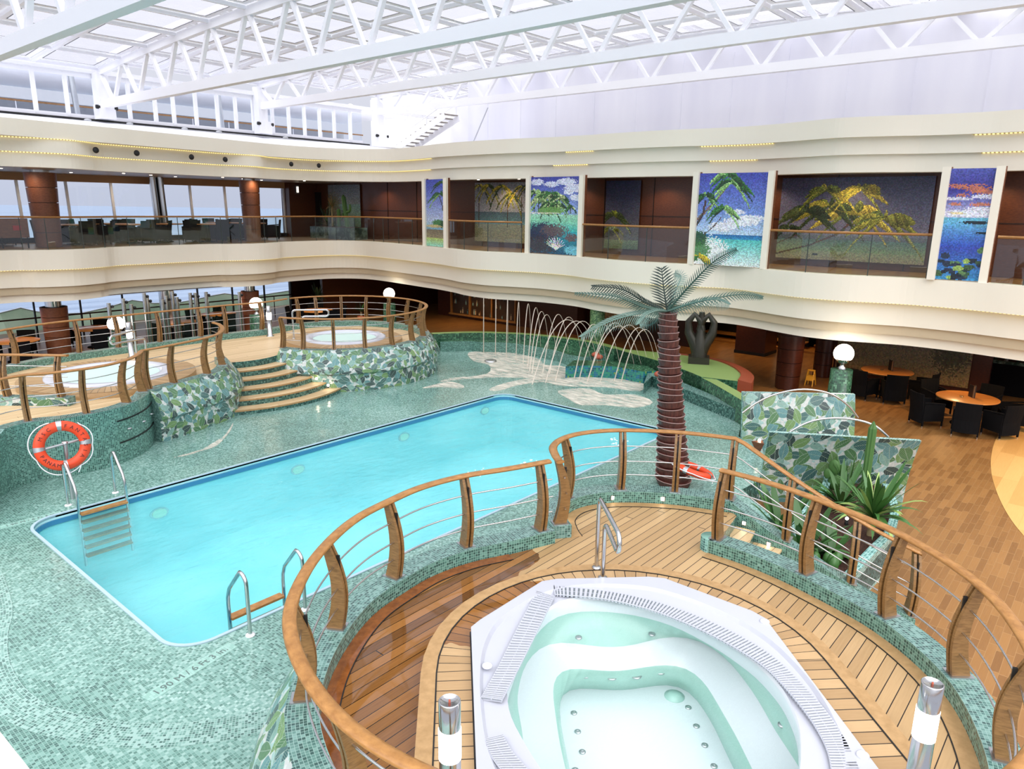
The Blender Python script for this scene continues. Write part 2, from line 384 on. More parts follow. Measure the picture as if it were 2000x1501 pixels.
# ================================================================== decks
def fill(name, outer, holes, z, mat, kind=True):
    bm = bmesh.new(); ed = []
    for lp in [outer]+holes:
        vs = [bm.verts.new((p[0], p[1], z)) for p in lp]
        ed += [bm.edges.new((vs[i], vs[(i+1) % len(vs)])) for i in range(len(vs))]
    bmesh.ops.triangle_fill(bm, edges=ed, use_beauty=True)
    for f in bm.faces:
        if f.normal.z < 0: f.normal_flip()
    uv = bm.loops.layers.uv.new('UVMap')
    for f in bm.faces:
        for l in f.loops: l[uv].uv = l.vert.co.xy
    me = bpy.data.meshes.new(name); bm.to_mesh(me); bm.free(); me.materials.append(mat)
    o = bpy.data.objects.new(name, me); COL.objects.link(o)
    return struct(o) if kind else o
def rrect(x0, x1, y0, y1, r, n=8):
    out = []
    for cx, cy, a in ((x1-r, y1-r, 0), (x0+r, y1-r, 90), (x0+r, y0+r, 180), (x1-r, y0+r, 270)):
        out += xy(arc((cx, cy), r, a, a+90, n))
    return out
PX0, PX1, PY0, PY1 = 3.12, 14.65, 7.6, 12.8
# --- platform outlines
nA = [(6.72, 5.08), (6.2, 5.27), (5.65, 5.5), (5.1, 5.6), (4.6, 5.56), (4.1, 5.46), (3.6, 5.22), (3.1, 4.86), (2.68, 4.4), (2.4, 3.8), (2.27, 3.15), (2.33, 2.5), (2.6, 1.75), (3.1, 1.0), (3.75, .42), (4.5, .1), (5.2, .04), (5.95, .2), (6.74, .62), (7.35, 1.34), (7.7, 2.25), (7.83, 2.9), (7.84, 3.42)]
nB = [(9.14, 3.8), (8.87, 4.5), (8.42, 5.12), (8.0, 5.42), (7.62, 5.5), (7.25, 5.4), (6.98, 5.16), (6.84, 4.98)]
pA = crom(nA, 6); pB = crom(nB, 6)
wallpath = [P(*p, .6) for p in ((845, 652), (900, 650), (960, 650), (1050, 655), (1150, 668), (1230, 690), (1290, 707), (1370, 737), (1450, 782))]
wp = crom(wallpath, 5)
front = crom([(2.5, 13.4), (2.9, 14.15), (3.4, 14.7), (3.9, 14.86), (4.35, 14.7), (4.8, 14.64), (5.25, 14.7), (5.62, 14.88), (5.98, 15.2), (6.25, 15.6)], 5)
leafp = crom([(6.32, 15.66), (6.9, 15.8), (7.46, 15.98), (7.95, 16.16), (8.35, 16.42), (8.68, 16.82), (8.95, 17.3), (9.12, 17.8)], 5)
RC = (13.45, 18.5); RR = 2.62
ringp = arc(RC, RR, 197, 450, 54)
backp = crom([(13.3, 21.1), (12.4, 20.85), (11.0, 20.95), (9.0, 20.95), (7.6, 20.9), (6.4, 20.85), (5.3, 20.5), (4.3, 19.8), (3.4, 19.1)], 5)
# --- wet mosaic deck around the pool, with the hole for the pool
outer = [(-1.5, 13), (-1.5, -1.5), (1.5, -1.5), (2.5, .5), (7.0, 1.4), (8.0, 3.2), (9.05, 3.4), (9.35, 2.9), (10.0, 2.45), (12.33, 4.9), (12.95, 4.85), (14.5, 5.25), (15.35, 6.3), (16.0, 6.55)] + [(p.x+.15, p.y+.05) for p in reversed(wp)] + [(16.2, 19.5), (16, 21.3), (-1.5, 21.3)]
hole = rrect(PX0, PX1, PY0, PY1, .42)
fl = fill('floor', outer, [hole], 0, m_floor)
e = MB()
for i in range(len(outer)):
    a = outer[i]; b = outer[(i+1) % len(outer)]; e.add([(a[0], a[1], -.5), (b[0], b[1], -.5), (b[0], b[1], 0), (a[0], a[1], 0)], [(0, 1, 2, 3)])
struct(e.build('trim_1', m_wallteal, fl))
wf = fill('floor', [(6, -4), (34, -4), (34, 36), (-3, 36), (-3, 20), (12, 20), (16.1, 16), (16.1, 7.5), (12.5, 5.3), (9, 2.2), (6, 1)], [], -.5, m_floorwood)
# round inlay of pale boards
inl = crom([P(*p, -.5) for p in ((2000, 828), (1965, 835), (1945, 858), (1936, 890), (1936, 920), (1943, 950), (1960, 990), (1990, 1035), (2060, 1110))], 6)
m_inlay = wood('pale_boards', C(188, 138, 74), C(220, 172, 104), .3, .4, C(196, 148, 84), .02, 2)
e = MB(); e.prism(xy(inl)+[(15, -1.5), (27, -1.5)], -.5, -.494); struct(e.build('floor', m_inlay))
# --- swimming pool
pool = thing('swimming_pool', 'long rectangular swimming pool with rounded corners and turquoise water', 'pool', (8.9, 10.2, 0))
e = MB(); hz = -1.35
for i in range(len(hole)):
    a = hole[i]; b = hole[(i+1) % len(hole)]; e.add([(a[0], a[1], hz), (b[0], b[1], hz), (b[0], b[1], 0), (a[0], a[1], 0)], [(3, 2, 1, 0)])
e.add([(p[0], p[1], hz) for p in hole], [tuple(range(len(hole)))]); e.build('basin', m_poolin, pool)
e = MB(); e.sweep([(p[0], p[1], 0) for p in hole], [(-.045, .003), (-.045, .016), (.0, .016), (.0, -.03)], True); e.build('coping', plain('coping_white', C(170, 192, 204), .3), pool)
e = MB(); e.sweep([(p[0], p[1], 0) for p in rrect(PX0+.012, PX1-.012, PY0+.012, PY1-.012, .4)], [(0, -.14), (0, -.06), (.02, -.06), (.02, -.14)], True); e.build('waterline_band', plain('waterline_blue', C(54, 120, 160), .3), pool)
e = MB(); hw = rrect(PX0+.002, PX1-.002, PY0+.002, PY1-.002, .42)
bm = bmesh.new(); e.add([(p[0], p[1], -.15) for p in hw], [tuple(range(len(hw)))]); e.build('water', m_water, pool)
for x, y in ((312, 1002), (583, 917), (790, 853), (948, 802)):
    q = PY(x, y, PY1-.03); e = MB()
    for r, t, mm in ((.17, .02, 0), (.13, .035, 1)):
        vs = [(q.x+r*cos(a*PI/12), PY1-t, q.z+.62*r*sin(a*PI/12)) for a in range(24)]+[(q.x+r*cos(a*PI/12), PY1, q.z+.62*r*sin(a*PI/12)) for a in range(24)]
        e.add(vs, [tuple(range(24))]+[(j, (j+1) % 24, 24+(j+1) % 24, 24+j) for j in range(24)], None, mm)
    e.build('underwater_lamp', [m_steel, plain('lens', C(190, 225, 200), .2)], pool)
for (x, y) in ((940, 920), (1205, 862), (1040, 905)):      # little return jets bubbling on the surface
    q = P(x, y, -.15); e = MB()
    for k in range(16): e.sphere((q.x+random.uniform(-.25, .25), q.y+random.uniform(-.2, .2), -.145), random.uniform(.01, .03), 8, sc=(1.6, 1.2, .5))
    tag(e.build('bubbles', plain('bubble_white', C(235, 250, 252), .2)), {940: 'white bubbles rising in the middle of the pool', 1205: 'white bubbles on the pool near the palm trunk', 1040: 'white bubbles left of those near the palm'}[x], 'bubbles', None, 'stuff')
# depth marking in the tiles
def flat(x, y, rz, z=.004): return Matrix.Translation((x, y, z)) @ Matrix.Rotation(rz, 4, 'Z')
m_ink = plain('marking_grey', C(92, 112, 108), .4)
m_plate = mosaic('marking_tiles', [(0, C(142, 182, 170)), (.5, C(156, 194, 184))], .032, .2, C(140, 176, 166))
for (a, b, lab) in (((285, 1365), (455, 1258), 'grey depth marking in the tiles at the near pool corner'), ((0, 1030), (120, 1000), 'grey depth marking in the tiles at the far left pool corner')):
    A = P(*a, 0); B = P(*b, 0); d = B-A; c = (A+B)/2; rz = math.atan2(d.y, d.x); L = d.length
    if a[0] == 0: rz += 0
    t = thing('depth_marking', lab, 'marking', (c.x, c.y, 0)); Mx = Matrix.Rotation(rz, 4, 'Z')
    e = MB(); e.obox((c.x, c.y, .0015), (L, .16, .003), Mx); e.build('pale_tiles', m_plate, t)
    textmesh('1.90 M / 6 Ft 3 in.', L/8.6, flat(c.x, c.y, rz), 'lettering', m_ink, t)
# ================================================================== terraces
def loopprism(name, poly, z0, z1, mat, mt, parent=None, holes=[]):
    e = MB(); n = len(poly); L = 0
    for i in range(n):
        a = poly[i]; b = poly[(i+1) % n]; d = math.dist(a, b); e.add([(a[0], a[1], z0), (b[0], b[1], z0), (b[0], b[1], z1), (a[0], a[1], z1)], [(0, 1, 2, 3)], [[(L, z0), (L+d, z0), (L+d, z1), (L, z1)]]); L += d
    o = fill('tmp', poly, holes, z1, mt, False); me = o.data
    e.add([v.co.copy() for v in me.vertices], [tuple(p.vertices) for p in me.polygons], [[(me.vertices[i].co.x, me.vertices[i].co.y) for i in p.vertices] for p in me.polygons], 1); bpy.data.objects.remove(o)
    return e.build(name, [mat, mt], parent)
near = thing('hot_tub_terrace', 'raised teak terrace around the near hot tub, railed with tiled curb', 'terrace', (5, 3, 0))
poly = xy(offs(pA, .02))[:]   # deck surface
deck = xy(pA)+[(9.0, 3.62)]+xy(pB)
loopprism('deck', deck, .02, .95, m_wallteal, m_teak, near, [[(4.6, 4.1), (3.4, 2.9), (3.3, 2.0), (3.6, 1.3), (4.4, .85), (5.0, .95), (6.2, 2.2), (6.3, 3.3), (5.5, 4.1)]])
def curb(name, path, sgn, parent, out='teal', zt=1.12, zd=.95, w=.13):
    # sgn: which side (left=+1) is the inside (deck side); loft of a closed profile
    o = -sgn
    if out == 'teal': prof = [(sgn*w, zd-.1), (sgn*w, zt), (o*w, zt), (o*w, 0), (0, 0)]; mats = [1, 0, 1, 1, 1]
    else: prof = [(sgn*w, zd-.1), (sgn*w, zt), (o*w, zt), (o*(w+.11), zt-.14), (o*(w+.24), zt-.34), (o*(w+.31), zt-.52), (o*(w+.32), zt-.6), (o*(w+.25), zt-.66), (o*(w+.25), 0), (0, 0)]; mats = [1, 0]+[2]*6+[1, 1]
    e = MB(); e.sweep(zed(path, 0), prof, False, 0, mats); return e.build(name, [m_curb, m_curbside, m_leaf2], parent)
curb('curb', pA[:int(6*6.5)], 1, near)                       # pool side
curb('curb', pA[int(6*6.5)-1:int(6*14)], 1, near, 'leaf')
curb('curb', pA[int(6*14)-1:], 1, near)
curb('curb', pB, 1, near)
e = MB(); e.lathe((7.84, 3.44, 0), [(.13, .3), (.13, 1.12), (.001, 1.12)], 20); e.build('curb_end', m_curbside, near)
# margin board running along the curb and spot lights let into it
m_margin = teakmat('margin_board', C(158, 124, 80), C(182, 146, 100), .5); m_marginw = teakmat('wet_board', C(112, 62, 28), C(150, 88, 42), .06)
for a, b, mm in ((7, 78, m_marginw), (77, len(pA), m_margin)):
    e = MB(); e.sweep(offs(zed(pA[a:b], 0), .2), [(-.07, .951), (-.07, .956), (.07, .956), (.07, .951)]); e.build('margin_board', mm, near)
e = MB(); e.sweep(offs(zed(pB, 0), .2), [(-.07, .951), (-.07, .956), (.07, .956), (.07, .951)]); e.build('margin_board', m_margin, near)
e = MB()
for pp, k0, k1 in ((pA, 0, len(pA)), (pB, 0, len(pB))):
    e.sweep(offs(zed(pp[(7 if pp is pA else 0):], 0), .275), [(-.005, .951), (-.005, .958), (.005, .958), (.005, .951)])
e.build('caulk_line', m_blk, near)
for p in ((1188, 966), (1297, 971), (1106, 1008), (1412, 988)):
    q = P(*p, 1.03); j = min(pB, key=lambda v: (v.x-q.x)**2+(v.y-q.y)**2); n = (V(8, 4.4, 0)-V(j.x, j.y, 0)).normalized(); c = V(j.x, j.y, 1.03)+n*.135
    e = MB(); Mx = n.to_track_quat('Y', 'Z').to_matrix(); e.obox(c, (.07, .01, .07), Mx, 0); e.obox(c+n*.006, (.045, .01, .045), Mx, 1); e.build('spotlight', [m_sat, m_spot], near)
# stairs going down to the wooden floor between the curb and the outer wall
Cs = crom([(8.0, 3.36), (7.98, 2.9), (7.9, 2.4), (7.75, 1.95), (7.55, 1.5)], 4); Os = crom([(9.02, 3.66), (9.1, 3.0), (9.25, 2.4), (9.5, 1.85), (9.8, 1.3)], 4)
st = thing('stairs', 'short flight of teak steps from the near terrace down to the wooden floor', 'stairs', (8.5, 2.4, -.5))
for i in range(8):
    a, b = Cs[2*i], Cs[min(2*i+2, 16)]; c, d = Os[min(2*i+2, 16)], Os[2*i]; z = .95-.16*(i+1)
    e = MB(); e.prism([xy([v])[0] for v in (a, b, c, d)], -.5, z-.035); e.prism([xy([v])[0] for v in (a, b, c, d)], z-.035, z, 1, 1); e.build('step', [m_wallteal, m_teak2], st)
op = crom([(9.16, 3.78, 1.12), (9.2, 3.0, .74), (9.42, 2.2, .32), (9.62, 1.8, .1), (9.8, 1.5, -.06)], 5)
e = MB(); k = len(op)
e.sweep(op, [(-.11, 0), (-.11, -1.7), (.11, -1.7), (.11, 0)], mats=[1, 1, 1, 0]); 
for v in e.v:
    if v.z < -.5: v.z = -.5
e.build('side_wall', [m_curb, m_curbside], st)
for p, z in (((1462, 1021), .86), ((1513, 1057), .66)):
    q = P(*p, z); j = min(op, key=lambda v: (v.x-q.x)**2+(v.y-q.y)**2); c = V(j.x-.12, j.y-.0, z)
    e = MB(); e.obox(c, (.012, .06, .06)); e.obox(c-V(.006, 0, 0), (.012, .04, .04), None, 1); e.build('spotlight', [m_sat, m_spot], st)
# left terrace
left = thing('hot_tub_terrace', 'raised teak terrace with two round hot tubs beyond the pool', 'terrace', (9, 18, 0))
SC = (10.03, 19.0)
nose = xy(arc(SC, 1.5, 239, 301, 12))
deck = xy(front[10:])+xy(leafp)+nose+xy(ringp)+xy(backp)
loopprism('deck', deck, .02, .95, m_wallteal, m_teak2, left, [xy(arc((6.45, 17.85), 1.31, 0, 350, 35)), xy(arc((13.2, 17.95), 1.2, 0, 350, 35))])
curb('curb', zed(front[10:], 0), 1, left); curb('curb', leafp, 1, left, 'leaf'); curb('curb', ringp[:38], 1, left, 'leaf'); curb('curb', ringp[37:], 1, left); curb('curb', backp, 1, left)
# low leaf-tiled wall beside the steps on the left
inn = crom([(2.6, 18.4), (3.5, 17.75), (4.2, 17.1), (4.65, 16.6), (5.05, 16.12)], 5)
e = MB(); e.sweep(zed(inn, 0), [(-.12, .1), (-.12, 1.12), (.12, 1.12), (.12, .1)], mats=[2, 0, 1, 1]); e.build('low_wall', [m_curb, m_curbside, m_leaf], left)
e = MB(); sl = [V(p.x, p.y, z) for p, z in zip(front[:11], [.55+.057*i for i in range(11)])]
e.sweep(sl, [(.12, 0), (-.12, 0), (-.12, -1.3), (.12, -1.3)], mats=[0, 1, 1, 1]); [setattr(v, 'z', max(v.z, 0)) for v in e.v]; e.build('sloped_wall', [m_curb, m_curbside], left)
# locker hatch in the curved wall
hp = front[30:46]
for z in (.86, .42):
    e = MB(); e.sweep([V(p.x, p.y, z-(.0)) for p in offs(hp, -.135)], [(-.012, -.012), (-.012, .012), (.004, .012), (.004, -.012)]); e.build('hatch_groove', m_blk, left)
for t_ in (3, 8, 13):
    p = offs(hp, -.14)[t_]; e = MB(); e.sphere((p.x, p.y, .64), .05, 12, sc=(1, .5, .4)); e.build('hatch_lock', m_sat, left)
# curved stairs of the left terrace
st2 = thing('stairs', 'fan of five curved teak steps down into the shallow water', 'stairs', (10.03, 16.5, 0))
for i in range(5):
    r = 1.5+.36*(i+1); z = .95-.165*(i+1); a = 34-1.0*i
    inner_ = xy(arc(SC, r-.5, 270+a, 270-a, 20)); outer_ = xy(arc(SC, r, 270-a, 270+a, 24))
    e = MB(); e.prism(outer_+inner_, 0, z-.04); o2 = xy(arc(SC, r+.02, 270-a, 270+a, 24)); e.prism(o2+inner_, z-.04, z, 1, 2)
    e.build('step', [m_wallteal, m_margin, m_teak2], st2)
for p, z in (((618, 739), .42), ((641, 752), .25), ((445, 774), .42), ((442, 794), .2)):
    q = P(*p, z); e = MB(); e.sphere(q, .035, 8); e.build('step_light', m_spot, st2)
# ================================================================== railings
def railing(label, path, posts, ins, h=.85, rot=True, group='curved teak railings', rod=True, toprail=None):
    pa = [Vector(p) for p in path]; c = pa[len(pa)//2]; t = thing('railing', label, 'railing', tuple(c), group)
    nr = normals(pa, False)
    def prof(f): return ins*(.075*sin(PI*f)-.0)-ins*.045*f
    hr = toprail or [p+V(n[0]*prof(1), n[1]*prof(1), h) for p, n in zip(pa, nr)]
    e = MB(); e.sweep(hr, [(.055*cos(a*PI/5), .025*sin(a*PI/5)) for a in range(10)], sm=True); e.build('handrail', m_rail, t)
    if rod:
        for f in (.26, .5, .75):
            e = MB(); e.tube([p+V(n[0]*prof(f), n[1]*prof(f), h*f) for p, n in zip(pa, nr)], .009, 6); e.build('steel_rod', m_steel, t)
    for q in posts:
        i = min(range(len(pa)), key=lambda k: (pa[k].x-q[0])**2+(pa[k].y-q[1])**2); p = pa[i]; n = V(nr[i][0], nr[i][1], 0).normalized(); tg = V(-n.y, n.x, 0)
        e = MB()
        for s_ in (-1, 1):
            vs = []; K = 10
            for k in range(K+1):
                f = k/K; w = .078*(1-.42*f)
                if f > .8: w *= 1-(f-.8)*.8
                for wx in (-w, w):
                    for tt in (.012, .045): vs.append(p+n*(prof(f)+wx)+tg*tt*s_+V(0, 0, .012+(h-.03)*f))
            fs = []
            for k in range(K):
                a = k*4; b = a+4; fs += [(a, a+1, b+1, b), (a+3, a+2, b+2, b+3), (a+2, a, b, b+2), (a+1, a+3, b+3, b+1)]
            fs += [(0, 2, 3, 1), (4*K, 4*K+1, 4*K+3, 4*K+2)]; e.add(vs, fs)
        po = e.build('post', m_post, t)
        e = MB(); Mx = Matrix((tg, n, V(0, 0, 1))).transposed(); e.obox(p+V(0, 0, .006), (.15, .2, .012), Mx); e.build('base_plate', m_sat, po)
        e = MB(); e.obox(p+V(0, 0, h*.45)+n*prof(.45), (.018, .03, h*.85), Mx); e.build('core_bar', m_blk, po)
    return t
zA = zed(pA, 1.12); zB = zed(pB, 1.12)
railing('teak railing in front of the pool, curling round the left of the near hot tub', zA[:6*15], [(6.6, 5.11), (5.65, 5.52), (4.6, 5.56), (3.63, 5.25), (2.78, 4.55), (2.28, 3.3), (2.36, 2.4), (3.0, 1.1)], 1)
railing('teak railing on the right curb of the near terrace, over the steps', zA[6*15-1:], [(7.81, 3.36), (7.71, 2.3), (7.38, 1.34), (6.73, .58), (5.82, .2)], 1)
full = [V(p.x, p.y, 1.12) for p in reversed(pB)]+op[1:]
railing('teak railing in front of the palm trunk that slopes down with the steps', full, [(6.88, 5.05), (7.65, 5.5), (8.44, 5.1), (8.87, 4.5), (9.14, 3.8), (9.2, 3.0), (9.42, 2.2), (9.75, 1.55)], -1)
railing('teak railing on the back curb of the left terrace, before the sea windows', zed(backp, 1.12), [(4.3, 19.8), (5.3, 20.5), (6.78, 20.86), (7.77, 20.9), (9.06, 20.95), (10.19, 20.96), (11.16, 20.95), (12.1, 20.85)], 1)
railing('teak railing circling the far round hot tub', zed(ringp, 1.12), [ringp[int(54*k/14)] for k in range(14)]+[ringp[53]], 1)
railing('teak railing above the leaf-tiled wall, between lifebuoy wall and curved steps', zed(leafp, 1.12)+[V(9.14, 18.1, 1.12)], [(6.45, 15.7), (6.98, 15.82), (7.95, 16.16), (8.68, 16.85), (9.05, 17.5)], 1)
railing('teak railing on top of the curved wall behind the lifebuoy', sl[2:]+[V(p.x, p.y, 1.12) for p in front[11:]], [(3.9, 14.86), (4.78, 14.64), (5.62, 14.88), (6.2, 15.5)], 1)
railing('short teak railing on the low leaf-tiled wall at the left edge', zed(inn, 1.12), [(4.25, 17.08), (4.95, 16.25), (3.4, 17.85)], -1)
# ================================================================== hot tubs
def round_tub(cx, cy, r0, r1, label, sgn):
    t = thing('hot_tub', label, 'hot tub', (cx, cy, .95), None)
    e = MB(); e.lathe((cx, cy, .95), [(r1, 0), (r1, .13), (r1-.02, .138)], 64, cap=False); e.build('step_side', m_margin, t)
    vs = []; uv = []; fs = []; n = 72
    for j in range(n):
        a = 2*PI*j/n; vs += [(cx+r1*cos(a), cy+r1*sin(a), 1.09), (cx+r0*cos(a), cy+r0*sin(a), 1.09)]
    for j in range(n):
        k = (j+1) % n; fs.append((2*j, 2*k, 2*k+1, 2*j+1)); L = r1*2*PI/n; uv.append([(0, j*L), (0, j*L+L), (r1-r0, j*L+L), (r1-r0, j*L)])
    e = MB(); e.add(vs, fs, uv); e.build('teak_ring', m_teaks, t)
    e = MB(); e.lathe((cx, cy, 0), [(r0, 1.06), (r0, 1.13), (r0-.06, 1.145), (r0-.22, 1.14), (r0-.27, 1.1), (r0-.3, .75), (r0-.7, .7), (r0-.75, .4), (.001, .38)], 56, cap=False); e.build('shell', m_acryl, t)
    e = MB(); e.lathe((cx, cy, 1.08), [(r0-.28, 0), (.001, 0)], 56, cap=False); e.build('water', m_foamw, t)
round_tub(6.45, 17.85, 1.33, 1.85, 'left round hot tub, near the lifebuoy wall, with pale churning water', 1)
round_tub(13.2, 17.95, 1.22, 1.72, 'far round hot tub inside the circular railing, pale green water', 1)
def stadium(cx, cy, r, L, d=(-.7071, -.7071), n=20, extra=0):
    a0 = math.degrees(math.atan2(-d[1], -d[0])); far = arc((cx, cy), r, a0-90, a0+90, n); nr_ = arc((cx+d[0]*L, cy+d[1]*L), r, a0+90, a0+270, n)
    return far+nr_
t = thing('hot_tub', 'large octagonal white hot tub with clear water in the foreground', 'hot tub', (4.4, 2.2, .95))
oc = [V(4.41, 4.23, 0), V(5.57, 4.25, 0), V(6.44, 3.37, 0), V(6.44, 2.24, 0)]
ax = V(-.7071, -.7071, 0); LL = 2.05
oc += [oc[3]+ax*LL, V(5.57, 4.25, 0)-V(0, 0, 0)+V(0, 0, 0)]; oc = oc[:5]
far_mid = (oc[1]+oc[2])/2; cen = far_mid+ax*((.83)+LL/2)
def refl(p): r = p-cen; return p-ax*2*r.dot(ax)
oct8 = [oc[1], oc[2], oc[3], refl(oc[3]), refl(oc[2]), refl(oc[1]), refl(oc[0]), oc[0]]
sp = far_mid+ax*1.42; ring_o = stadium(sp.x, sp.y, 1.87, 1.55, n=24)
e = MB(); e.sweep(zed(ring_o, .95), [(0, 0), (0, .13), (-.0, .14), (.02, .14), (.02, 0)], True, cap=False); e.build('step_side', m_margin, t)
n8 = len(ring_o); vs = []; fs = []; uv = []; acc = 0
def hit(c, d, poly):
    best = None
    for i in range(len(poly)):
        a = poly[i]; b = poly[(i+1) % len(poly)]; ex = b-a; den = d.x*ex.y-d.y*ex.x
        if abs(den) < 1e-9: continue
        w = a-c; tt = (w.x*ex.y-w.y*ex.x)/den; uu = (w.x*d.y-w.y*d.x)/den
        if tt > 0 and -1e-6 <= uu <= 1+1e-6 and (best is None or tt < best): best = tt
    return c+d*best
def dense(pts, st=.05):
    out = []
    for i in range(len(pts)):
        a, b = Vector(pts[i]), Vector(pts[(i+1) % len(pts)]); k = max(1, int((b-a).length/st)); out += [a+(b-a)*j/k for j in range(k)]
    return out
ro = dense([V(p.x, p.y, 0) for p in ring_o], .06); nr = normals(ro, True); ins_ = [V(p.x+n[0]*.13, p.y+n[1]*.13, 0) for p, n in zip(ro, nr)]
def segdir(p):                                   # board ends meet the tub along the ring normal
    a = sp+ax*max(0, min(1.55, (p-sp).dot(ax))); d = (a-p); return d.normalized()
inner8 = []
for p in ro: inner8.append(hit(p, segdir(p), oct8))
for j in range(len(ro)):
    k = (j+1) % len(ro); L = (ro[k]-ro[j]).length; a_, b_ = ins_[j], ins_[k]
    vs += [V(a_.x, a_.y, 1.09), V(b_.x, b_.y, 1.09), V(inner8[k].x, inner8[k].y, 1.09), V(inner8[j].x, inner8[j].y, 1.09)]; o = 4*j; fs.append((o, o+1, o+2, o+3)); w = (inner8[j]-ro[j]).length
    uv.append([(0, acc), (0, acc+L), (w, acc+L), (w, acc)]); acc += L
e = MB(); e.add(vs, fs, uv); e.build('teak_ring', m_teaks, t)
e = MB(); e.sweep(zed(ro, 0), [(0, 1.09), (0, 1.095), (.13, 1.095), (.13, 1.09)], True, cap=False); e.sweep(zed(ro, 0), [(.13, 1.088), (.13, 1.097), (.142, 1.097), (.142, 1.088)], True, m=1, cap=False); e.build('ring_margin', [m_margin, m_blk], t)
e = MB(); e.sweep(zed(oct8, 0), [(.0, 1.085), (.0, 1.097), (.012, 1.097), (.012, 1.085)], True); e.build('seal', m_blk, t)
# shell: loops given in photo pixels at their heights, closed by symmetry
def loop(pix, z, n=72):
    L = [P(*p, z) for p in pix]; L = [V(p.x, p.y, 0) for p in L]
    L = [p for p in L if (p-cen).dot(ax) < .35]
    full_ = L+[refl(p) for p in reversed(L)]
    out = []
    for k in range(n):
        a = 2*PI*k/n; d = V(cos(a), sin(a), 0); h_ = hit(cen, d, full_); out.append(V(h_.x, h_.y, z))
    for _ in range(2): out = [(out[i-1]+out[i]*2+out[(i+1) % n])/4 for i in range(n)]
    return out
def cr(l): return [(900+x/2.3256, 1100+y/2.3256) for x, y in l]
c_rim = cr([(110, 930), (85, 560), (90, 400), (150, 260), (300, 160), (420, 110), (600, 85), (870, 100), (1060, 160), (1250, 240), (1420, 350), (1550, 480), (1660, 620), (1760, 800), (1830, 933)])
c_wat = cr([(240, 933), (205, 760), (205, 560), (255, 420), (340, 250), (440, 160), (600, 145), (800, 165), (980, 215), (1180, 320), (1350, 440), (1460, 560), (1570, 720), (1650, 860), (1690, 933)])
c_back = cr([(300, 933), (262, 760), (255, 600), (280, 480), (330, 400), (420, 345), (560, 370), (660, 383), (780, 375), (900, 335), (1000, 325), (1100, 350), (1220, 440), (1340, 600), (1440, 780), (1520, 933)])
c_foot = cr([(470, 933), (440, 760), (418, 600), (418, 540), (440, 490), (500, 468), (600, 485), (720, 490), (850, 468), (950, 455), (1040, 475), (1110, 540), (1180, 660), (1260, 800), (1325, 933)])
c_ftb = cr([(495, 933), (460, 760), (440, 640), (450, 590), (500, 560), (600, 570), (740, 578), (850, 560), (960, 540), (1040, 575), (1090, 640), (1150, 740), (1200, 850), (1240, 933)])
l0 = []
for k in range(72):
    a = 2*PI*k/72; h_ = hit(cen, V(cos(a), sin(a), 0), oct8); l0.append(V(h_.x, h_.y, 1.17))
lr = loop(c_rim, 1.17); lr2 = [V(p.x, p.y, 1.14) for p in [q+(cen-q)*.02 for q in lr]]; lw = loop(c_wat, 1.12); lw2 = [V(p.x, p.y, .95) for p in lw]
lb = loop(c_back, .72); lf = loop(c_foot, .68); lft = loop(c_ftb, .3)
loops = [[V(p.x, p.y, 1.06) for p in l0], l0, lr, lr2, lw, lw2, lb, lf, lft]
vs = [v for L in loops for v in L]; fs = []; n = 72
for a in range(len(loops)-1):
    for j in range(n): fs.append((a*n+j, a*n+(j+1) % n, (a+1)*n+(j+1) % n, (a+1)*n+j))
m_rimw = plain('tub_rim_white', C(182, 184, 194), .15); m_in = plain('tub_inner_white', C(214, 219, 224), .2)  # one white acrylic, light evened out by colour: rim darker, inside lighter
m_acg = plain('tub_wall_tint', C(160, 196, 186), .2)
e = MB(); e.add(vs, fs, None, 0, False); e.add(lft, [tuple(range(n))])
for i in range(n*8): 
    a = i//n
    e.mi[i] = 1 if a in (5, 7) else 2 if a > 3 else 0; e.sm[i] = a > 3
e.mi[-1] = 2; e.build('shell', [m_rimw, m_acg, m_in], t)
e = MB(); W_ = [V(p.x, p.y, 1.075) for p in lw]; e.add(W_, [tuple(range(n))]); e.build('water', m_tubw, t)
# overflow grilles: one slat strip per length
def grille(oa, ia, n_, nm='overflow_grille'):
    A = crom([P(*p, 1.16) for p in cr(oa)], 8); B = crom([P(*p, 1.16) for p in cr(ia)], 8); e = MB()
    def at_(L, f): x = f*(len(L)-1); i = min(int(x), len(L)-2); return L[i]+(L[i+1]-L[i])*(x-i)
    for k in range(n_):
        f0 = k/n_; f1 = (k+.58)/n_; q = [at_(A, f0), at_(A, f1), at_(B, f1), at_(B, f0)]
        e.add([v+V(0, 0, .01) for v in q]+[v-V(0, 0, .02) for v in q], [(0, 1, 2, 3), (7, 6, 5, 4), (0, 4, 5, 1), (2, 6, 7, 3), (1, 5, 6, 2), (0, 3, 7, 4)])
    for f in (.0, .5, 1):
        e.tube([a_+(b_-a_)*f+V(0, 0, .0) for a_, b_ in zip([at_(A, i/40) for i in range(41)], [at_(B, i/40) for i in range(41)])], .006, 5)
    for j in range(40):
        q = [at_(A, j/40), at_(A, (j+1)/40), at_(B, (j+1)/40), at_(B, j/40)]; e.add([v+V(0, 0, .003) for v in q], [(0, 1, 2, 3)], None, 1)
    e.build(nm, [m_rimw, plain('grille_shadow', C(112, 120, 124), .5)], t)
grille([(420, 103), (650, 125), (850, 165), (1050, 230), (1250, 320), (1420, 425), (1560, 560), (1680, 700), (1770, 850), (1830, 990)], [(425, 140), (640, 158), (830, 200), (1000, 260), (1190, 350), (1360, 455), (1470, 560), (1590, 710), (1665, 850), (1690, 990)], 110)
grille([(345, 128), (260, 290), (170, 470), (90, 612)], [(425, 150), (350, 300), (265, 470), (185, 625)], 46)
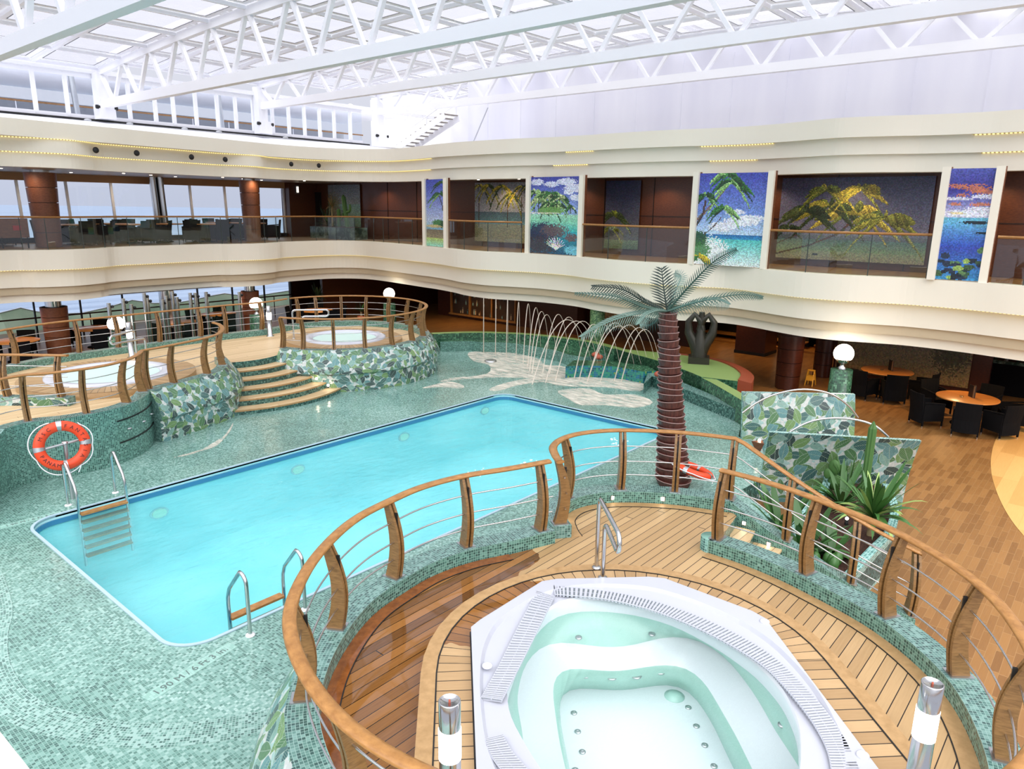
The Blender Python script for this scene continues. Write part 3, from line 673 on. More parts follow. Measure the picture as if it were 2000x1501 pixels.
grille([(105, 800), (130, 860), (180, 930), (260, 1010)], [(190, 778), (230, 850), (300, 930), (380, 1000)], 22)
for p in ((565, 508), (685, 517), (797, 512), (905, 492)):
    q = P(*cr([p])[0], .52); e = MB(); e.lathe((q.x, q.y, q.z), [(.05, -.0), (.055, .012), (.03, .016), (.001, .01)], 16); e.build('water_jet_nozzle', m_sat, t)
for p in ((514, 680), (531, 765), (552, 857), (1033, 655), (1070, 740), (1108, 827), (1150, 922), (520, 940)):
    q = P(*cr([p])[0], .3); e = MB(); e.lathe((q.x, q.y, .3), [(.03, 0), (.03, .01), (.012, .014), (.001, .008)], 12); e.build('air_nozzle', m_sat, t)
q = P(*cr([(970, 603)])[0], .3); e = MB(); e.lathe((q.x, q.y, .3), [(.1, 0), (.1, .006), (.065, .02), (.06, .03), (.001, .03)], 20); e.build('drain_cover', plain('drain_tint', C(170, 204, 196), .3), t)
for p in ((535, 338), (868, 322), (1168, 360), (1330, 528), (1458, 735)):
    q = P(*cr([p])[0], .82); e = MB(); e.lathe((q.x, q.y, q.z), [(.035, 0), (.035, .012), (.015, .015), (.001, .01)], 12); e.build('back_nozzle', m_sat, t)
for p in ((120, 466), (1380, 265), (1825, 872)):
    q = P(*cr([p])[0], 1.17); e = MB(); e.lathe((q.x, q.y, 1.17), [(.045, 0), (.045, .012), (.035, .018), (.001, .018)], 20); e.build('control_cap', m_acryl, t)
# grab rails and bollard lamps
def grab(label, a, b, h, over, d, r=.024):
    # two uprights at a and b; the outer loop goes over the water in direction d
    t = thing('grab_rail', label, 'grab rail', tuple(a)); a = Vector(a); b = Vector(b); d = Vector(d).normalized()
    pts = [a, a+V(0, 0, h-.08)]+[a+V(0, 0, h-.08)+d*(.08*(1-cos(k*PI/8)))+V(0, 0, .08*sin(k*PI/8)) for k in range(1, 5)]
    e1 = a+V(0, 0, h)+d*over; pts += [e1-d*.1]+[e1-d*.1+d*(.1*sin(k*PI/8))+V(0, 0, -.1*(1-cos(k*PI/8))) for k in range(1, 9)]
    pts += [b+V(0, 0, h-.2)+d*.1]+[b+V(0, 0, h-.28)+d*(.08*(1-cos(k*PI/8)))+V(0, 0, .08*sin(k*PI/8)) for k in range(4, 0, -1)]+[b+V(0, 0, h-.3), b]
    e = MB(); e.tube(pts, r, 10); e.build('tube', m_steel, t)
    for q in (a, b): e = MB(); e.lathe(q, [(.05, 0), (.05, .012), (.026, .02)], 16); e.build('flange', m_sat, t)
g0 = P(1165, 1108, 1.1); g1 = P(1177, 1128, 1.1); dd = P(1208, 1022, 1.92)-P(1170, 952, 1.92)
grab('chrome grab rail standing on the teak ring of the foreground hot tub', g0, g1, .84, dd.length, tuple(dd.normalized()))
grab('chrome grab rail beside the far round hot tub', V(12.05, 18.9, 1.09), V(12.3, 18.78, 1.09), .85, 1.05, (.8, -.6, 0), .028)
grab('chrome grab rail half hidden behind the bollard by the left round hot tub', V(7.55, 19.0, 1.0), V(7.75, 18.9, 1.0), .85, .9, (-.8, -.5, 0), .028)
def bollard(label, x, y, z, h, r=.07):
    t = thing('bollard_lamp', label, 'bollard lamp', (x, y, z), 'steel bollard lamps')
    e = MB(); e.lathe((x, y, z), [(r*1.6, 0), (r*1.6, .015), (r, .02), (r, h-.42)], 24); e.build('pole', m_steel, t)
    e = MB(); e.lathe((x, y, z), [(r*1.03, h-.42), (r*1.03, h-.2)], 24); e.build('lamp_glass', m_lamp, t)
    e = MB(); e.lathe((x, y, z), [(r, h-.2), (r, h-.008), (r-.008, h), (r*.9, h-.004), (.001, h-.004)], 24); e.build('cap', m_steel, t)
    e = MB(); e.lathe((x, y, z+h-.004), [(.007, 0), (.006, .004), (.001, .005)], 8); e.build('screw', plain('copper', C(180, 80, 50), .4), t)
q = P(878, 1366, 2.02); bollard('steel bollard lamp in front of the left side of the foreground hot tub', q.x, q.y, 1.09, .93)
q = P(1822, 1332, 1.99); bollard('steel bollard lamp at the right bottom of the photo, by the tiled curb', q.x, q.y, .95, 1.04)
bollard('steel bollard lamp standing by the left round hot tub', 7.86, 20.1, .95, .95, .07)
bollard('steel bollard lamp between the stairs and the back railing', 12.2, 20.45, .95, .95, .075)
# ================================================================== pool ladders
def ladder(label, base1, base2, pdir, steps, z_top=.78):
    # base1/base2: deck feet; pdir: unit vector towards the water
    c = (base1+base2)/2; t = thing('pool_ladder', label, 'pool ladder', tuple(c), 'pool ladders'); d = Vector(pdir)
    for b in (base1, base2):
        pts = [b, b+V(0, 0, z_top-.25)]+[b+V(0, 0, z_top-.13)+d*(.13*(1-cos(k*PI/10)))+V(0, 0, .13*sin(k*PI/10)) for k in range(0, 6)]
        pts += [b+d*.42+V(0, 0, z_top-.32), b+d*.47+V(0, 0, z_top-.45), b+d*.48+V(0, 0, z_top-.55), b+d*.48+V(0, 0, -.95)]
        e = MB(); e.tube(pts, .024, 10); e.build('handrail', m_steel, t)
        e = MB(); e.lathe(b, [(.055, 0), (.055, .012), (.03, .02)], 16); e.build('flange', m_white, t)
    s = (base2-base1).normalized(); 
    for k in range(steps):
        z = -.02-.15*k if steps > 3 else .02-.2*k; cc = c+d*.5+V(0, 0, z)
        Mx = Matrix((s, d, V(0, 0, 1))).transposed(); e = MB(); e.obox(cc, ((base2-base1).length-.03, .12, .03), Mx); e.build('step', m_rail, t)
b1 = P(133, 986, 0); b2 = P(226, 962, 0); b1.y = b2.y = (b1.y+b2.y)/2
ladder('chrome pool ladder with teak steps at the far left end of the pool', b1, b2, (0, -1, 0), 6)
b1 = P(489, 1240, 0); b2 = b1+V(.76, 0, 0)
ladder('chrome pool ladder with teak steps on the near side of the pool', b1, b2, (0, 1, 0), 3)
# ================================================================== lifebuoys
m_ink2 = plain('letter_ink', C(40, 20, 16), .5)
def lifebuoy(label, c, nrm, R, r, text=True, upv=V(0, 0, 1)):
    t = thing('lifebuoy', label, 'lifebuoy', tuple(c)); n = Vector(nrm).normalized(); x = upv.cross(n).normalized(); y = n.cross(x); Mx = Matrix((x, y, n)).transposed().to_4x4(); T = Matrix.Translation(c) @ Mx
    pt = lambda a, rad, h=0: T @ V(rad*cos(a), rad*sin(a), h)
    vs = []; N = 48; K = 12
    for i in range(N):
        a = 2*PI*i/N
        for k in range(K): b = 2*PI*k/K; vs.append(pt(a, R+r*cos(b), .8*r*sin(b)))
    fs = [(i*K+k, i*K+(k+1) % K, ((i+1) % N)*K+(k+1) % K, ((i+1) % N)*K+k) for i in range(N) for k in range(K)]
    e = MB(); e.add(vs, fs, None, 0, True); e.build('ring', m_orange, t)
    for a0 in (92, 182, 272, 2):
        vs = []; 
        for i in range(5):
            a = math.radians(a0-6+3*i)
            for k in range(K): b = 2*PI*k/K; vs.append(pt(a, R+(r+.006)*cos(b), .8*(r+.006)*sin(b)))
        fs = [(i*K+k, i*K+(k+1) % K, (i+1)*K+(k+1) % K, (i+1)*K+k) for i in range(4) for k in range(K)]
        e = MB(); e.add(vs, fs, None, 0, True); e.build('reflective_band', m_sat, t)
    e = MB(); pts = []
    for i in range(61):
        a = math.radians(110+i*3.2); bul = abs(sin(i*PI/30)); pts.append(pt(a, R+r+.01+.06*bul, .0))
    pts += [pts[-1]+V(-.02, 0, -.06), pts[-1]+V(-.05, 0, -.12)]
    e.tube(pts, .009, 6); e.tube([pt(math.radians(-60+i*6), R+r+.012+.03*abs(sin(i*PI/9)), 0) for i in range(20)], .009, 6); e.build('grab_rope', m_white, t)
    if text:
        def word(w, a0, a1, flip):
            for i, ch in enumerate(w):
                if ch == ' ': continue
                a = a0+(a1-a0)*i/(len(w)-1); ar = math.radians(a)
                L = T @ Matrix.Translation((R*cos(ar), R*sin(ar), .8*r+.001)) @ Matrix.Rotation(ar-PI/2 if not flip else ar+PI/2, 4, 'Z')
                textmesh(ch, .085, L, 'lettering', m_ink2, t)
        word('MSC', 152, 120, False); word('FANTASIA', 76, -38, False); word('PANAMA', 204, 268, True)
    return t
q = PY(122, 870, 13.25); lifebuoy('orange lifebuoy hanging on its steel stand in front of the curved tiled wall', q, V(-.3, -1, .22), .335, .085)
q = PY(122, 868, 13.33)
t = thing('lifebuoy_stand', 'steel post with a cross bar that carries the lifebuoy', 'stand', (q.x+.05, 13.36, 0))
e = MB(); e.tube([V(q.x+.05, 13.36, 0), V(q.x+.05, 13.36, q.z+.02)], .035, 12); e.build('post', m_sat, t)
e = MB(); e.tube([V(q.x-.28, 13.38, q.z-.03), V(q.x+.34, 13.32, q.z+.03)], .022, 10); e.build('cross_bar', m_sat, t)
e = MB(); e.lathe((q.x+.05, 13.36, q.z+.02), [(.05, -.02), (.05, .02), (.001, .022)], 14); e.build('cap', m_steel, t)
lifebuoy('orange lifebuoy leaning at the foot of the artificial palm', V(11.75, 5.62, .36), V(.25, -.2, 1), .3, .08, False, V(0, 1, 0))
# ================================================================== artificial palm
base = V(11.69, 5.97, 0); top = V(11.7, 6.32, 3.2)
palm = thing('artificial_palm', 'tall artificial palm tree with ringed brown trunk and grey-green fronds', 'palm tree', tuple(base))
_t = NT('palm_trunk'); _t.bsdf(Base_Color=_t.ramp(_t.noise(_t.mapping(_t.coord('Object'), (9, 9, 1.5)), 3, 4, .6), [(.3, C(56, 28, 24)), (.7, C(104, 56, 46))]), Roughness=.5); m_trunk = _t.m
e = MB(); N = 26; n = 20; e2 = MB()
for i in range(N):
    f = i/N; f2 = (i+1)/N; c = base.lerp(top, f); c2 = base.lerp(top, f2); r = .30-.15*f**.75; r2 = r*1.12
    for k_, (ca, ra, cb, rb) in enumerate(((c, r*.97, c2, r2),)):
        vs = []
        for j in range(n):
            a = 2*PI*j/n; w = .02*sin(a*1+i*1.3); vs += [ca+V(ra*cos(a), ra*sin(a), w), cb+V(rb*cos(a), rb*sin(a), w)]
        fs = [(2*j, 2*((j+1) % n), 2*((j+1) % n)+1, 2*j+1) for j in range(n)]; e.add(vs, fs, None, 0, True)
        e.add([cb+V(rb*cos(2*PI*j/n), rb*sin(2*PI*j/n), .02*sin(2*PI*j/n+i*1.3)) for j in range(n)], [tuple(range(n))])
        e2.tube([cb+V(rb*cos(2*PI*j/n), rb*sin(2*PI*j/n), .02*sin(2*PI*j/n+i*1.3)) for j in range(n)], .009, 5, True)
e.build('trunk', m_trunk, palm); e2.build('trunk_rings', plain('ring_edge', C(150, 122, 116), .6), palm)
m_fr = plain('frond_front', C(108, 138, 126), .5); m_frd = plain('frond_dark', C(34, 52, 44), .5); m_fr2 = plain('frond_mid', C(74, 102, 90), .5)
def frond(ctrl, wmax, mat, leafn=36, tilt=.35, name='frond', sw=.72, al=.85, lw=.0095):
    leafn = int(leafn*1.25)
    # ctrl: photo pixels with distance offset along the camera ray
    pts = crom(ctrl, 8); e = MB(); L = len(pts); e.tube(pts, [.022*(1-.8*i/L) for i in range(L)], 5)
    view = (pts[L//2]-EYE).normalized()
    for k in range(2, leafn):
        f = k/leafn; i = min(int(f*(L-1)), L-2); p = pts[i].lerp(pts[i+1], f*(L-1)-i); d = (pts[i+1]-pts[i]).normalized()
        sd = d.cross(view).normalized(); up_ = sd.cross(d)
        ln = wmax*(sin(PI*min(1, f*.82+.14))**.7)
        for s_ in (-1, 1):
            q = p+sd*s_*ln*sw+d*ln*al+V(0, 0, -tilt*ln)+up_*ln*.15*s_*0; mid = p.lerp(q, .45)+V(0, 0, .05*ln)
            w = (d*sw-sd*s_*al).normalized()*lw; e.add([p-w*.6, p+w*.6, mid+w, mid-w, q], [(0, 1, 2, 3), (3, 2, 4)])
            e.add([v+V(0, 0, -.004) for v in (p-w*.6, p+w*.6, mid+w, mid-w, q)], [(3, 2, 1, 0), (4, 2, 3)])
    return e.build(name, mat, palm)
def pd(x, y, k=1.0):                              # pixel on a plane through the crown, pushed by k
    d = ray(x, y); X = 11.7*k; return EYE+d*(X/d.x)
o_ = pd(1303, 608)
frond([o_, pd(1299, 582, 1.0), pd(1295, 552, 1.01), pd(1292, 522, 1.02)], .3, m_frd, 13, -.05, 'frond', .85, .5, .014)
frond([o_, pd(1318, 570, 1.03), pd(1330, 540, 1.06), pd(1318, 532, 1.08)], .2, m_fr, 20, .1)
frond([o_, pd(1345, 560, .98), pd(1395, 510, .95), pd(1439, 486, .92)], .17, m_fr2, 34, .1)
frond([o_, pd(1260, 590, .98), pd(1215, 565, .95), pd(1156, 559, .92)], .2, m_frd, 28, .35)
frond([o_, pd(1260, 600, .97), pd(1200, 578, .93), pd(1122, 572, .9)], .13, m_fr2, 32, .3)
frond([o_, pd(1250, 612, .97), pd(1190, 628, .92), pd(1134, 658, .88)], .2, m_fr, 30, .35)
frond([o_, pd(1285, 606, .94), pd(1262, 615, .88), pd(1248, 632, .85)], .2, m_fr, 16, .5)
frond([o_, pd(1350, 592, .96), pd(1395, 584, .93), pd(1425, 594, .9)], .18, m_fr, 26, .5)
frond([o_, pd(1360, 590, 1.02), pd(1440, 575, 1.06), pd(1490, 580, 1.08)], .14, m_fr2, 30, .2)
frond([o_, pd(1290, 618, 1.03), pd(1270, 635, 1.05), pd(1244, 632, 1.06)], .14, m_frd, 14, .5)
# ================================================================== fountain
ft = thing('fountain', 'curved tiled fountain basin along the far right end of the pool deck', 'fountain', (17.5, 13, 0))
e = MB(); e.sweep(zed(wp, 0), [(0, -.5), (0, .6), (.3, .6), (.3, -.5)], mats=[0, 1, 2, 2]); e.build('outer_wall', [m_dgreen, m_lime, m_dgreen], ft)
led = crom([P(*p, .36) for p in ((860, 667), (915, 666), (944, 668), (992, 669), (1037, 675), (1086, 684), (1110, 692), (1140, 697))], 5)
e = MB(); e.prism(xy(led)+xy(wp)[22:2:-1], 0, .36, 0, 1); e.build('ledge', [m_curbside, m_dgreen], ft)
b_ = [P(1104, 738, 0), P(1145, 736, 0), P(1200, 738, 0), P(1256, 749, 0)]; tf = [P(1113, 705, .36), P(1180, 704, .36), P(1270, 711, .36)]
poly = xy([b_[0], b_[1], b_[2], b_[3]])+[(18.7, 10.35), (19.1, 10.8), (18.9, 12.2), (18.2, 13.0)]
e = MB(); e.prism(poly, 0, .36, 0, 1); e.build('block', [m_block, m_dgreen], ft)
e = MB(); e.prism(xy([P(1256, 770, 0), P(1265, 745, 0), P(1300, 752, 0), P(1440, 815, 0), P(1440, 800, .3)])+[(18.2, 10.2)], 0, .3, 0, 1); e.build('block', [m_wallteal, m_curb], ft)
jet = glassy('jet_water', (.99, .97, .95, 1), .1, .2, None, (C(252, 238, 222), .34))
spots = [(944, 667, 1.72, 0), (968, 667, 1.68, .25), (992, 668, 1.7, .5), (1015, 671, 1.64, .6), (1037, 674, 1.66, .9), (1056, 676, 1.62, 1.2), (1072, 681, 1.6, 1.4), (1086, 684, 1.55, 1.5), (1110, 687, 1.55, 1.3), (1135, 689, 1.5, 1.4), (1155, 704, 1.7, 1.9), (1167, 705, 1.6, 1.6), (1175, 705, 1.55, 1.4), (1184, 706, 1.35, .9), (1210, 708, 1.4, 1.1), (1238, 710, 1.5, 1.2), (1252, 711, 1.45, 1.4), (1266, 712, 1.45, 1.2), (1281, 714, 1.35, 1.0), (1290, 717, 1.3, .9)]
names = 'leftmost water jet of the fountain, almost upright|second water jet from the left in the fountain|third water jet from the left in the fountain|fourth water jet from the left in the fountain|fifth water jet, first of the widening arcs|sixth water jet from the left, tall narrow arc|seventh water jet from the left, tall arc|eighth water jet, wide arc in the middle of the fountain wall|ninth water jet, arc before the dark doorway|tenth water jet, last one rising from the long ledge|first water jet rising from the blue tiled block, wide arc|second water jet from the blue tiled block|third water jet from the blue tiled block|fourth water jet from the blue tiled block, low arc|water jet from the middle of the blue tiled block|water jet below the tip of the left palm frond|water jet just right of that below the left palm frond|third water jet left of the palm trunk|second water jet left of the palm trunk|water jet nearest the palm trunk'.split('|')
for (x, y, h, w), nm in zip(spots, names):
    q = P(x, y, .37); d = (V(14.5, 13.0, 0)-V(q.x, q.y, 0)).normalized(); w = .2+w*1.25; e = MB(); pts = []; hh = h*.92-max(0, w-1.2)*.12
    zt = .37+hh
    fu = math.sqrt(hh); fd = math.sqrt(zt)
    for i in range(25):
        s_ = i/24*(fu+fd)-fu; pts.append(V(q.x, q.y, 0)+d*(w*(s_+fu)/(fu+fd))+V(0, 0, zt-s_*s_))
    e.tube(pts, [.006+.013*i/24 for i in range(25)], 6); o = e.build('water_jet', jet); tag(o, nm, 'water jet', 'fountain jets')
for i, (x, y) in enumerate(((1163, 692), (1170, 697), (1286, 730))):
    q = P(x, y, .42); e = MB(); e.sphere((q.x, q.y, .42), .12, 10, sc=(1.3, 1, .7)); tag(e.build('stone', plain('terracotta', C(170, 84, 60), .6)), ['reddish stone behind the jets on the blue tiled block', 'reddish stone right beside the other, behind the jets', 'reddish stone by the palm trunk at the end of the fountain'][i], 'stone')
# green landings with the bronze
e = MB(); pl = crom([P(*p, .62) for p in ((1290, 688), (1340, 694), (1390, 702), (1425, 714), (1446, 730), (1441, 744))], 5)
sc_ = thing('sculpture_podium', 'lime green curved podium with a red-brown rim behind the palm', 'podium', (19, 9.3, -.5))
e.prism(xy(pl)+xy(wp)[-6:22:-1], -.5, .62, 0, 1); e.build('podium', [m_dgreen, m_lime], sc_)
e = MB(); e.sweep(zed(pl, .3), [(0, 0), (0, .36), (.35, .3), (.35, -.3)]); e.build('rim', plain('rust_rim', C(140, 62, 34), .5), sc_)
e = MB(); p2 = [P(*p, .1) for p in ((1300, 745), (1330, 733), (1440, 775), (1443, 790), (1400, 785), (1330, 765))]; e.prism(xy(p2), 0, .1, 0, 0); e.build('lower_landing', m_lime, sc_)
q = P(1364, 708, .62); bz = plain('dark_bronze', C(46, 44, 34), .35, .3)
t = thing('bronze_sculpture', 'dark bronze sculpture of looped interlocking arms on a block behind the palm', 'sculpture', (q.x, q.y, .62))
e = MB(); Mz = Matrix.Rotation(.47, 3, 'Z'); e.obox(q+V(0, 0, .1), (.5, .6, .2), Mz); e.build('plinth', bz, t)
e = MB(); y_ = Mz @ V(0, 1, 0)
for s_ in (-1, 1):
    e.tube([q+V(0, 0, .2), q+y_*s_*.14+V(0, 0, .55), q+y_*s_*.34+V(0, 0, .9), q+y_*s_*.36+V(0, 0, 1.2), q+y_*s_*.2+V(0, 0, 1.42), q+y_*s_*.03+V(0, 0, 1.25), q+y_*s_*-.04+V(0, 0, .95)], [.2, .17, .13, .1, .09, .1, .1], 10)
e.tube([q+V(0, 0, .2), q+V(0, 0, .7), q+V(0, 0, 1.0), q+V(0, 0, 1.5)], [.24, .2, .1, .08], 10); e.build('figure', bz, t)
# foam on the wet tiles
def foamm():
    t = NT('foam'); tr = t.n('ShaderNodeBsdfTransparent'); df = t.n('ShaderNodeBsdfDiffuse'); t.set(df, Color=C(232, 226, 212)); mx = t.n('ShaderNodeMixShader')
    f = t.ramp(t.noise(t.mapping(t.coord('Object'), (3.2, 1, 1), (0, 0, .35)), 2.0, 6, .65), [(.34, (0, 0, 0, 1)), (.68, (.8, .8, .8, 1))]); t.l(f, mx.inputs[0]); t.l(tr.outputs[0], mx.inputs[1]); t.l(df.outputs[0], mx.inputs[2]); t.l(mx.outputs[0], t.out.inputs[0]); return t.m
m_foam = foamm()
for pix, lab in (([(915, 688), (960, 686), (1010, 690), (1050, 700), (1066, 712), (1104, 716), (1103, 735), (1050, 738), (980, 736), (900, 740), (860, 745), (880, 738), (950, 730), (955, 712), (925, 704)], 'pale foam at the foot of the long fountain ledge'),
                 ([(955, 760), (985, 748), (1040, 738), (1130, 735), (1230, 742), (1256, 748), (1250, 763), (1180, 755), (1100, 753), (1060, 745), (1010, 752), (975, 762)], 'pale foam in front of the blue tiled block'),
                 ([(1090, 762), (1150, 758), (1180, 770), (1240, 770), (1275, 785), (1240, 795), (1180, 790), (1135, 790), (1110, 778)], 'thin foam between the pool corner and the palm'),
                 ([(440, 848), (455, 825), (450, 840), (425, 868), (390, 880), (340, 892), (380, 884), (420, 862)], 'white streak of water below the curved stairs'),
                 ([(825, 757), (860, 755), (900, 758), (905, 752), (880, 745), (860, 748)], 'small foam patch right of the far terrace')):
    L = crom([P(*p, .012) for p in pix], 3, True); e = MB(); e.prism(xy(L), .002, .014); tag(e.build('foam', m_foam), lab, 'foam', None, 'stuff')
q = P(958, 706, 0); e = MB(); e.lathe((q.x, q.y, 0), [(.2, 0), (.2, .05), (.13, .06), (.001, .05)], 20); tag(e.build('floor_drain', m_sat), 'round metal drain in the foam near the fountain ledge', 'drain')
# ================================================================== leaf-tiled screens with steel arches
def screen(label, a, b, zb, zt, lean, th=.1):
    # a: left foot, b: right foot, curved profile leaning by lean at the top
    t = thing('tiled_screen', label, 'screen', tuple((Vector(a)+Vector(b))/2)); d = (Vector(b)-Vector(a)); d.z = 0; L = d.length; d.normalize(); n = V(-d.y, d.x, 0)
    e = MB(); K = 10
    vs = []; uv = []
    for k in range(K+1):
        f = k/K; z = zb+(zt-zb)*f; off = lean*f**2
        for s_, X in ((0, 0), (0, L), (1, L), (1, 0)):
            vs.append(V(a[0], a[1], z)+d*(X+(.0 if X == 0 else .18*(f-.5)**2*0))+n*(off+th*s_))
    fs = []; us = []; ms = []
    for k in range(K):
        o = 4*k; z0 = (zt-zb)*k/K; z1 = (zt-zb)*(k+1)/K
        for j, (x0, x1) in enumerate(((0, L), (L, L+th), (L, 0), (0, -th))):
            fs.append((o+j, o+(j+1) % 4, o+4+(j+1) % 4, o+4+j)); us.append([(x0, z0), (x1, z0), (x1, z1), (x0, z1)])
    e.add(vs, fs, us); e.mi = [0 if i % 2 == 0 else 1 for i in range(len(fs))]
    o = 4*K; e.add([vs[o+j] for j in range(4)], [(0, 1, 2, 3)], None, 1)
    e.build('panel', [m_leaf, m_pale], t); return t, d, n, L
A0 = P(1505, 925, .0); _n0 = V(2.23, 1.37, 0).normalized()*.32; A0 = V(12.95, 4.75, 0)+_n0; B0 = V(14.32, 2.52, 0)+_n0
scB, d, n, L = screen('dark leaf-tiled curved screen behind the cactus planter', A0, B0, -.5, 1.02, -.42)
t2 = thing('steel_arch', 'curved steel arch rising above the dark leaf-tiled screen', 'arch', tuple(A0+V(0, 0, -.5)))
e = MB(); 
def pln(x, y, A, n): dd = ray(x, y); k = (A-EYE).dot(n)/dd.dot(n); return EYE+dd*k
nB = V(-(B0-A0).y, (B0-A0).x, 0).normalized()
e.tube(crom([pln(*p, A0+nB*-.2, nB) for p in ((1533, 850), (1560, 833), (1590, 821), (1630, 816), (1675, 820), (1710, 832), (1735, 853))], 6), .022, 8); e.build('tube', m_steel, t2)
A1 = V(15.3, 6.2, 0); B1 = V(16.9, 4.25, 0)
scA, d, n, L = screen('pale leaf-tiled curved screen, the farther of the two', A1, B1, -.5, 1.0, .25)
nA_ = V(-(B1-A1).y, (B1-A1).x, 0).normalized()
t2 = thing('steel_arch', 'curved steel arch in front of the pale leaf-tiled screen', 'arch', tuple(A1+V(0, 0, -.5)))
e = MB(); e.tube(crom([pln(*p, A1-nA_*.02, nA_) for p in ((1450, 806), (1480, 785), (1520, 768), (1570, 760), (1620, 768), (1655, 790), (1676, 815))], 6), .022, 8); e.build('tube', m_steel, t2)
q = P(1483, 862, .3); t = thing('floor_lamp', 'small triangular wall light between the two leaf-tiled screens', 'lamp', tuple(q)); e = MB(); e.lathe((q.x, q.y, q.z-.28), [(.02, 0), (.16, .28), (.001, .29)], 3, 0, False); e.build('shade', m_col, t)
e = MB(); e.sphere(q+V(0, 0, .03), .035, 8); e.build('bulb', m_spot, t)
# ================================================================== planter and plants
inn_ = [P(*p, .12) for p in ((1608, 905), (1608, 935), (1599, 958), (1584, 974), (1562, 998), (1545, 1020), (1572, 1078), (1640, 1135), (1663, 1128), (1710, 1078), (1745, 1040), (1756, 1000), (1748, 965), (1738, 945))]
pt_ = thing('planter', 'curved planting bed with a pale tiled rim beside the stairs', 'planter', (12, 3, -.5))
soil = xy(crom(inn_, 4))
e = MB(); e.prism(soil, -.45, .0); e.build('soil', m_soil, pt_)
rim = crom(inn_, 4); e = MB(); e.sweep(zed(rim, 0), [(0, -.5), (0, .12), (.13, .12), (.13, -.5)], mats=[0, 0, 1, 1]); e.build('rim', [m_pale, plain('planter_side', C(96, 118, 108), .6)], pt_)
m_var = plain('leaf_striped', C(150, 176, 96), .4); m_mid = plain('leaf_mid', C(64, 108, 50), .4)
def blade(e, c, az, ln, rise, w, m=0, K=6, droop=1.0):
    d = V(cos(az), sin(az), 0); s_ = V(-d.y, d.x, 0); vs = []
    for k in range(K+1):
        f = k/K; ww = w*(sin(PI*min(1, .18+f*.8)) if f < 1 else 0.02); p = Vector(c)+d*ln*(f*(1-.25*rise*f))+V(0, 0, ln*(rise*f*1.1-droop*.55*f*f)); vs += [p-s_*ww+V(0, 0, .15*ww), p+V(0, 0, -.15*ww), p+s_*ww+V(0, 0, .15*ww)]
    fs = []
    for k in range(K): a = 3*k; fs += [(a, a+1, a+4, a+3), (a+1, a+2, a+5, a+4)]
    e.add(vs, fs, None, m, True)
def yucca(label, c, n, ln, stem, w=.035, mats=None, seed=1, group=None, nm='spiky_plant', lo=.35, hi=1.5):
    rn = random.Random(seed); t = thing(nm, label, 'plant', tuple(c), group); c = Vector(c)
    if stem > 0: e = MB(); e.tube([c, c+V(.01, .01, stem*.5), c+V(0, 0, stem)], [.06, .045, .05], 10); e.build('stem', plain('stem_bark', C(150, 134, 96), .8), t)
    e = MB()
    for i in range(n):
        r_ = lo+(hi-lo)*(i/n); blade(e, c+V(0, 0, stem), rn.uniform(0, 2*PI), ln*rn.uniform(.75, 1.1), r_, w*rn.uniform(.8, 1.2), rn.choice([0, 0, 0, 1]))
    e.build('leaves', mats or [m_mid, m_var], t); return t
yucca('large striped dracaena on a short stem at the right of the planting bed', P(1700, 1045, 0), 60, .84, .3, .04, [m_mid, m_var], 3)
yucca('medium spiky dracaena in the middle of the planting bed', P(1640, 1000, 0), 44, .78, .12, .036, [m_mid, m_green], 4)
yucca('broad-leaved agave at the near left of the planting bed', P(1568, 1085, 0), 24, .8, .0, .065, [m_green, m_mid], 5)
yucca('small leafy plant low in the bed behind the sloping handrail', P(1625, 1085, 0), 20, .55, .0, .045, [m_green, m_mid], 6)
yucca('grassy plant against the dark leaf-tiled screen', P(1655, 958, 0), 40, .6, .0, .012, [m_mid, m_green], 8, None, 'spiky_plant', .8, 1.8)
yucca('dark upright agave left of the planter rim beside the wet tiles', P(1525, 1045, .0), 11, .8, .0, .06, [m_green, m_mid], 9, None, 'agave', 1.1, 1.6)
def cactus(label, c, h, r, arms=(), ribs=10, lean=V(0, 0, 0)):
    t = thing('cactus', label, 'cactus', tuple(c)); c = Vector(c); K = 12; vs = []; N = ribs*2
    for k in range(K+1):
        f = k/K; rr = r*(1 if f < .9 else math.sqrt(max(.02, 1-((f-.9)/.1)**2))); p = c+V(0, 0, h*f)+lean*f
        vs += [p+V(cos(2*PI*j/N), sin(2*PI*j/N), 0)*rr*(1 if j % 2 else .78) for j in range(N)]
    e = MB(); e.add(vs, [(k*N+j, k*N+(j+1) % N, (k+1)*N+(j+1) % N, (k+1)*N+j) for k in range(K) for j in range(N)]); e.build('stem', m_cactus, t)
    for a, z0, ln in arms:
        d = V(cos(a), sin(a), 0); e = MB(); p = c+V(0, 0, z0); e.tube([p, p+d*.16+V(0, 0, .02), p+d*.22+V(0, 0, .12), p+d*.22+V(0, 0, ln)], [r*.55]*3+[r*.4], 8); e.build('arm', m_cactus, t)
    return t
cactus('tall ribbed column cactus in front of the dark leaf-tiled screen', P(1684, 985, 0), 1.5, .07, (), 8, V(.1, .02, 0))
q = P(1628, 955, .0)
t = thing('prickly_pear', 'flat-padded prickly pear before the dark leaf-tiled screen', 'cactus', tuple(q)); e = MB()
for dx, dz, s_ in ((0, .15, 1), (.03, .42, .9), (-.1, .38, .7), (.12, .3, .6)): e.sphere(q+V(-dx*.6, dx, dz), .15*s_, 12, 0, (.35, .8, 1.15))
e.build('pads', m_cactus, t)
q = P(1615, 1105, .0); e = MB()
for k in range(5): e.sphere(q+V(random.uniform(-.15, .15), random.uniform(-.15, .15), .12), .12, 12, 0, (.9, .6, 1))
t = thing('prickly_pear', 'low round-padded cactus at the near tip of the planting bed', 'cactus', tuple(q)); e.build('pads', m_mid, t)
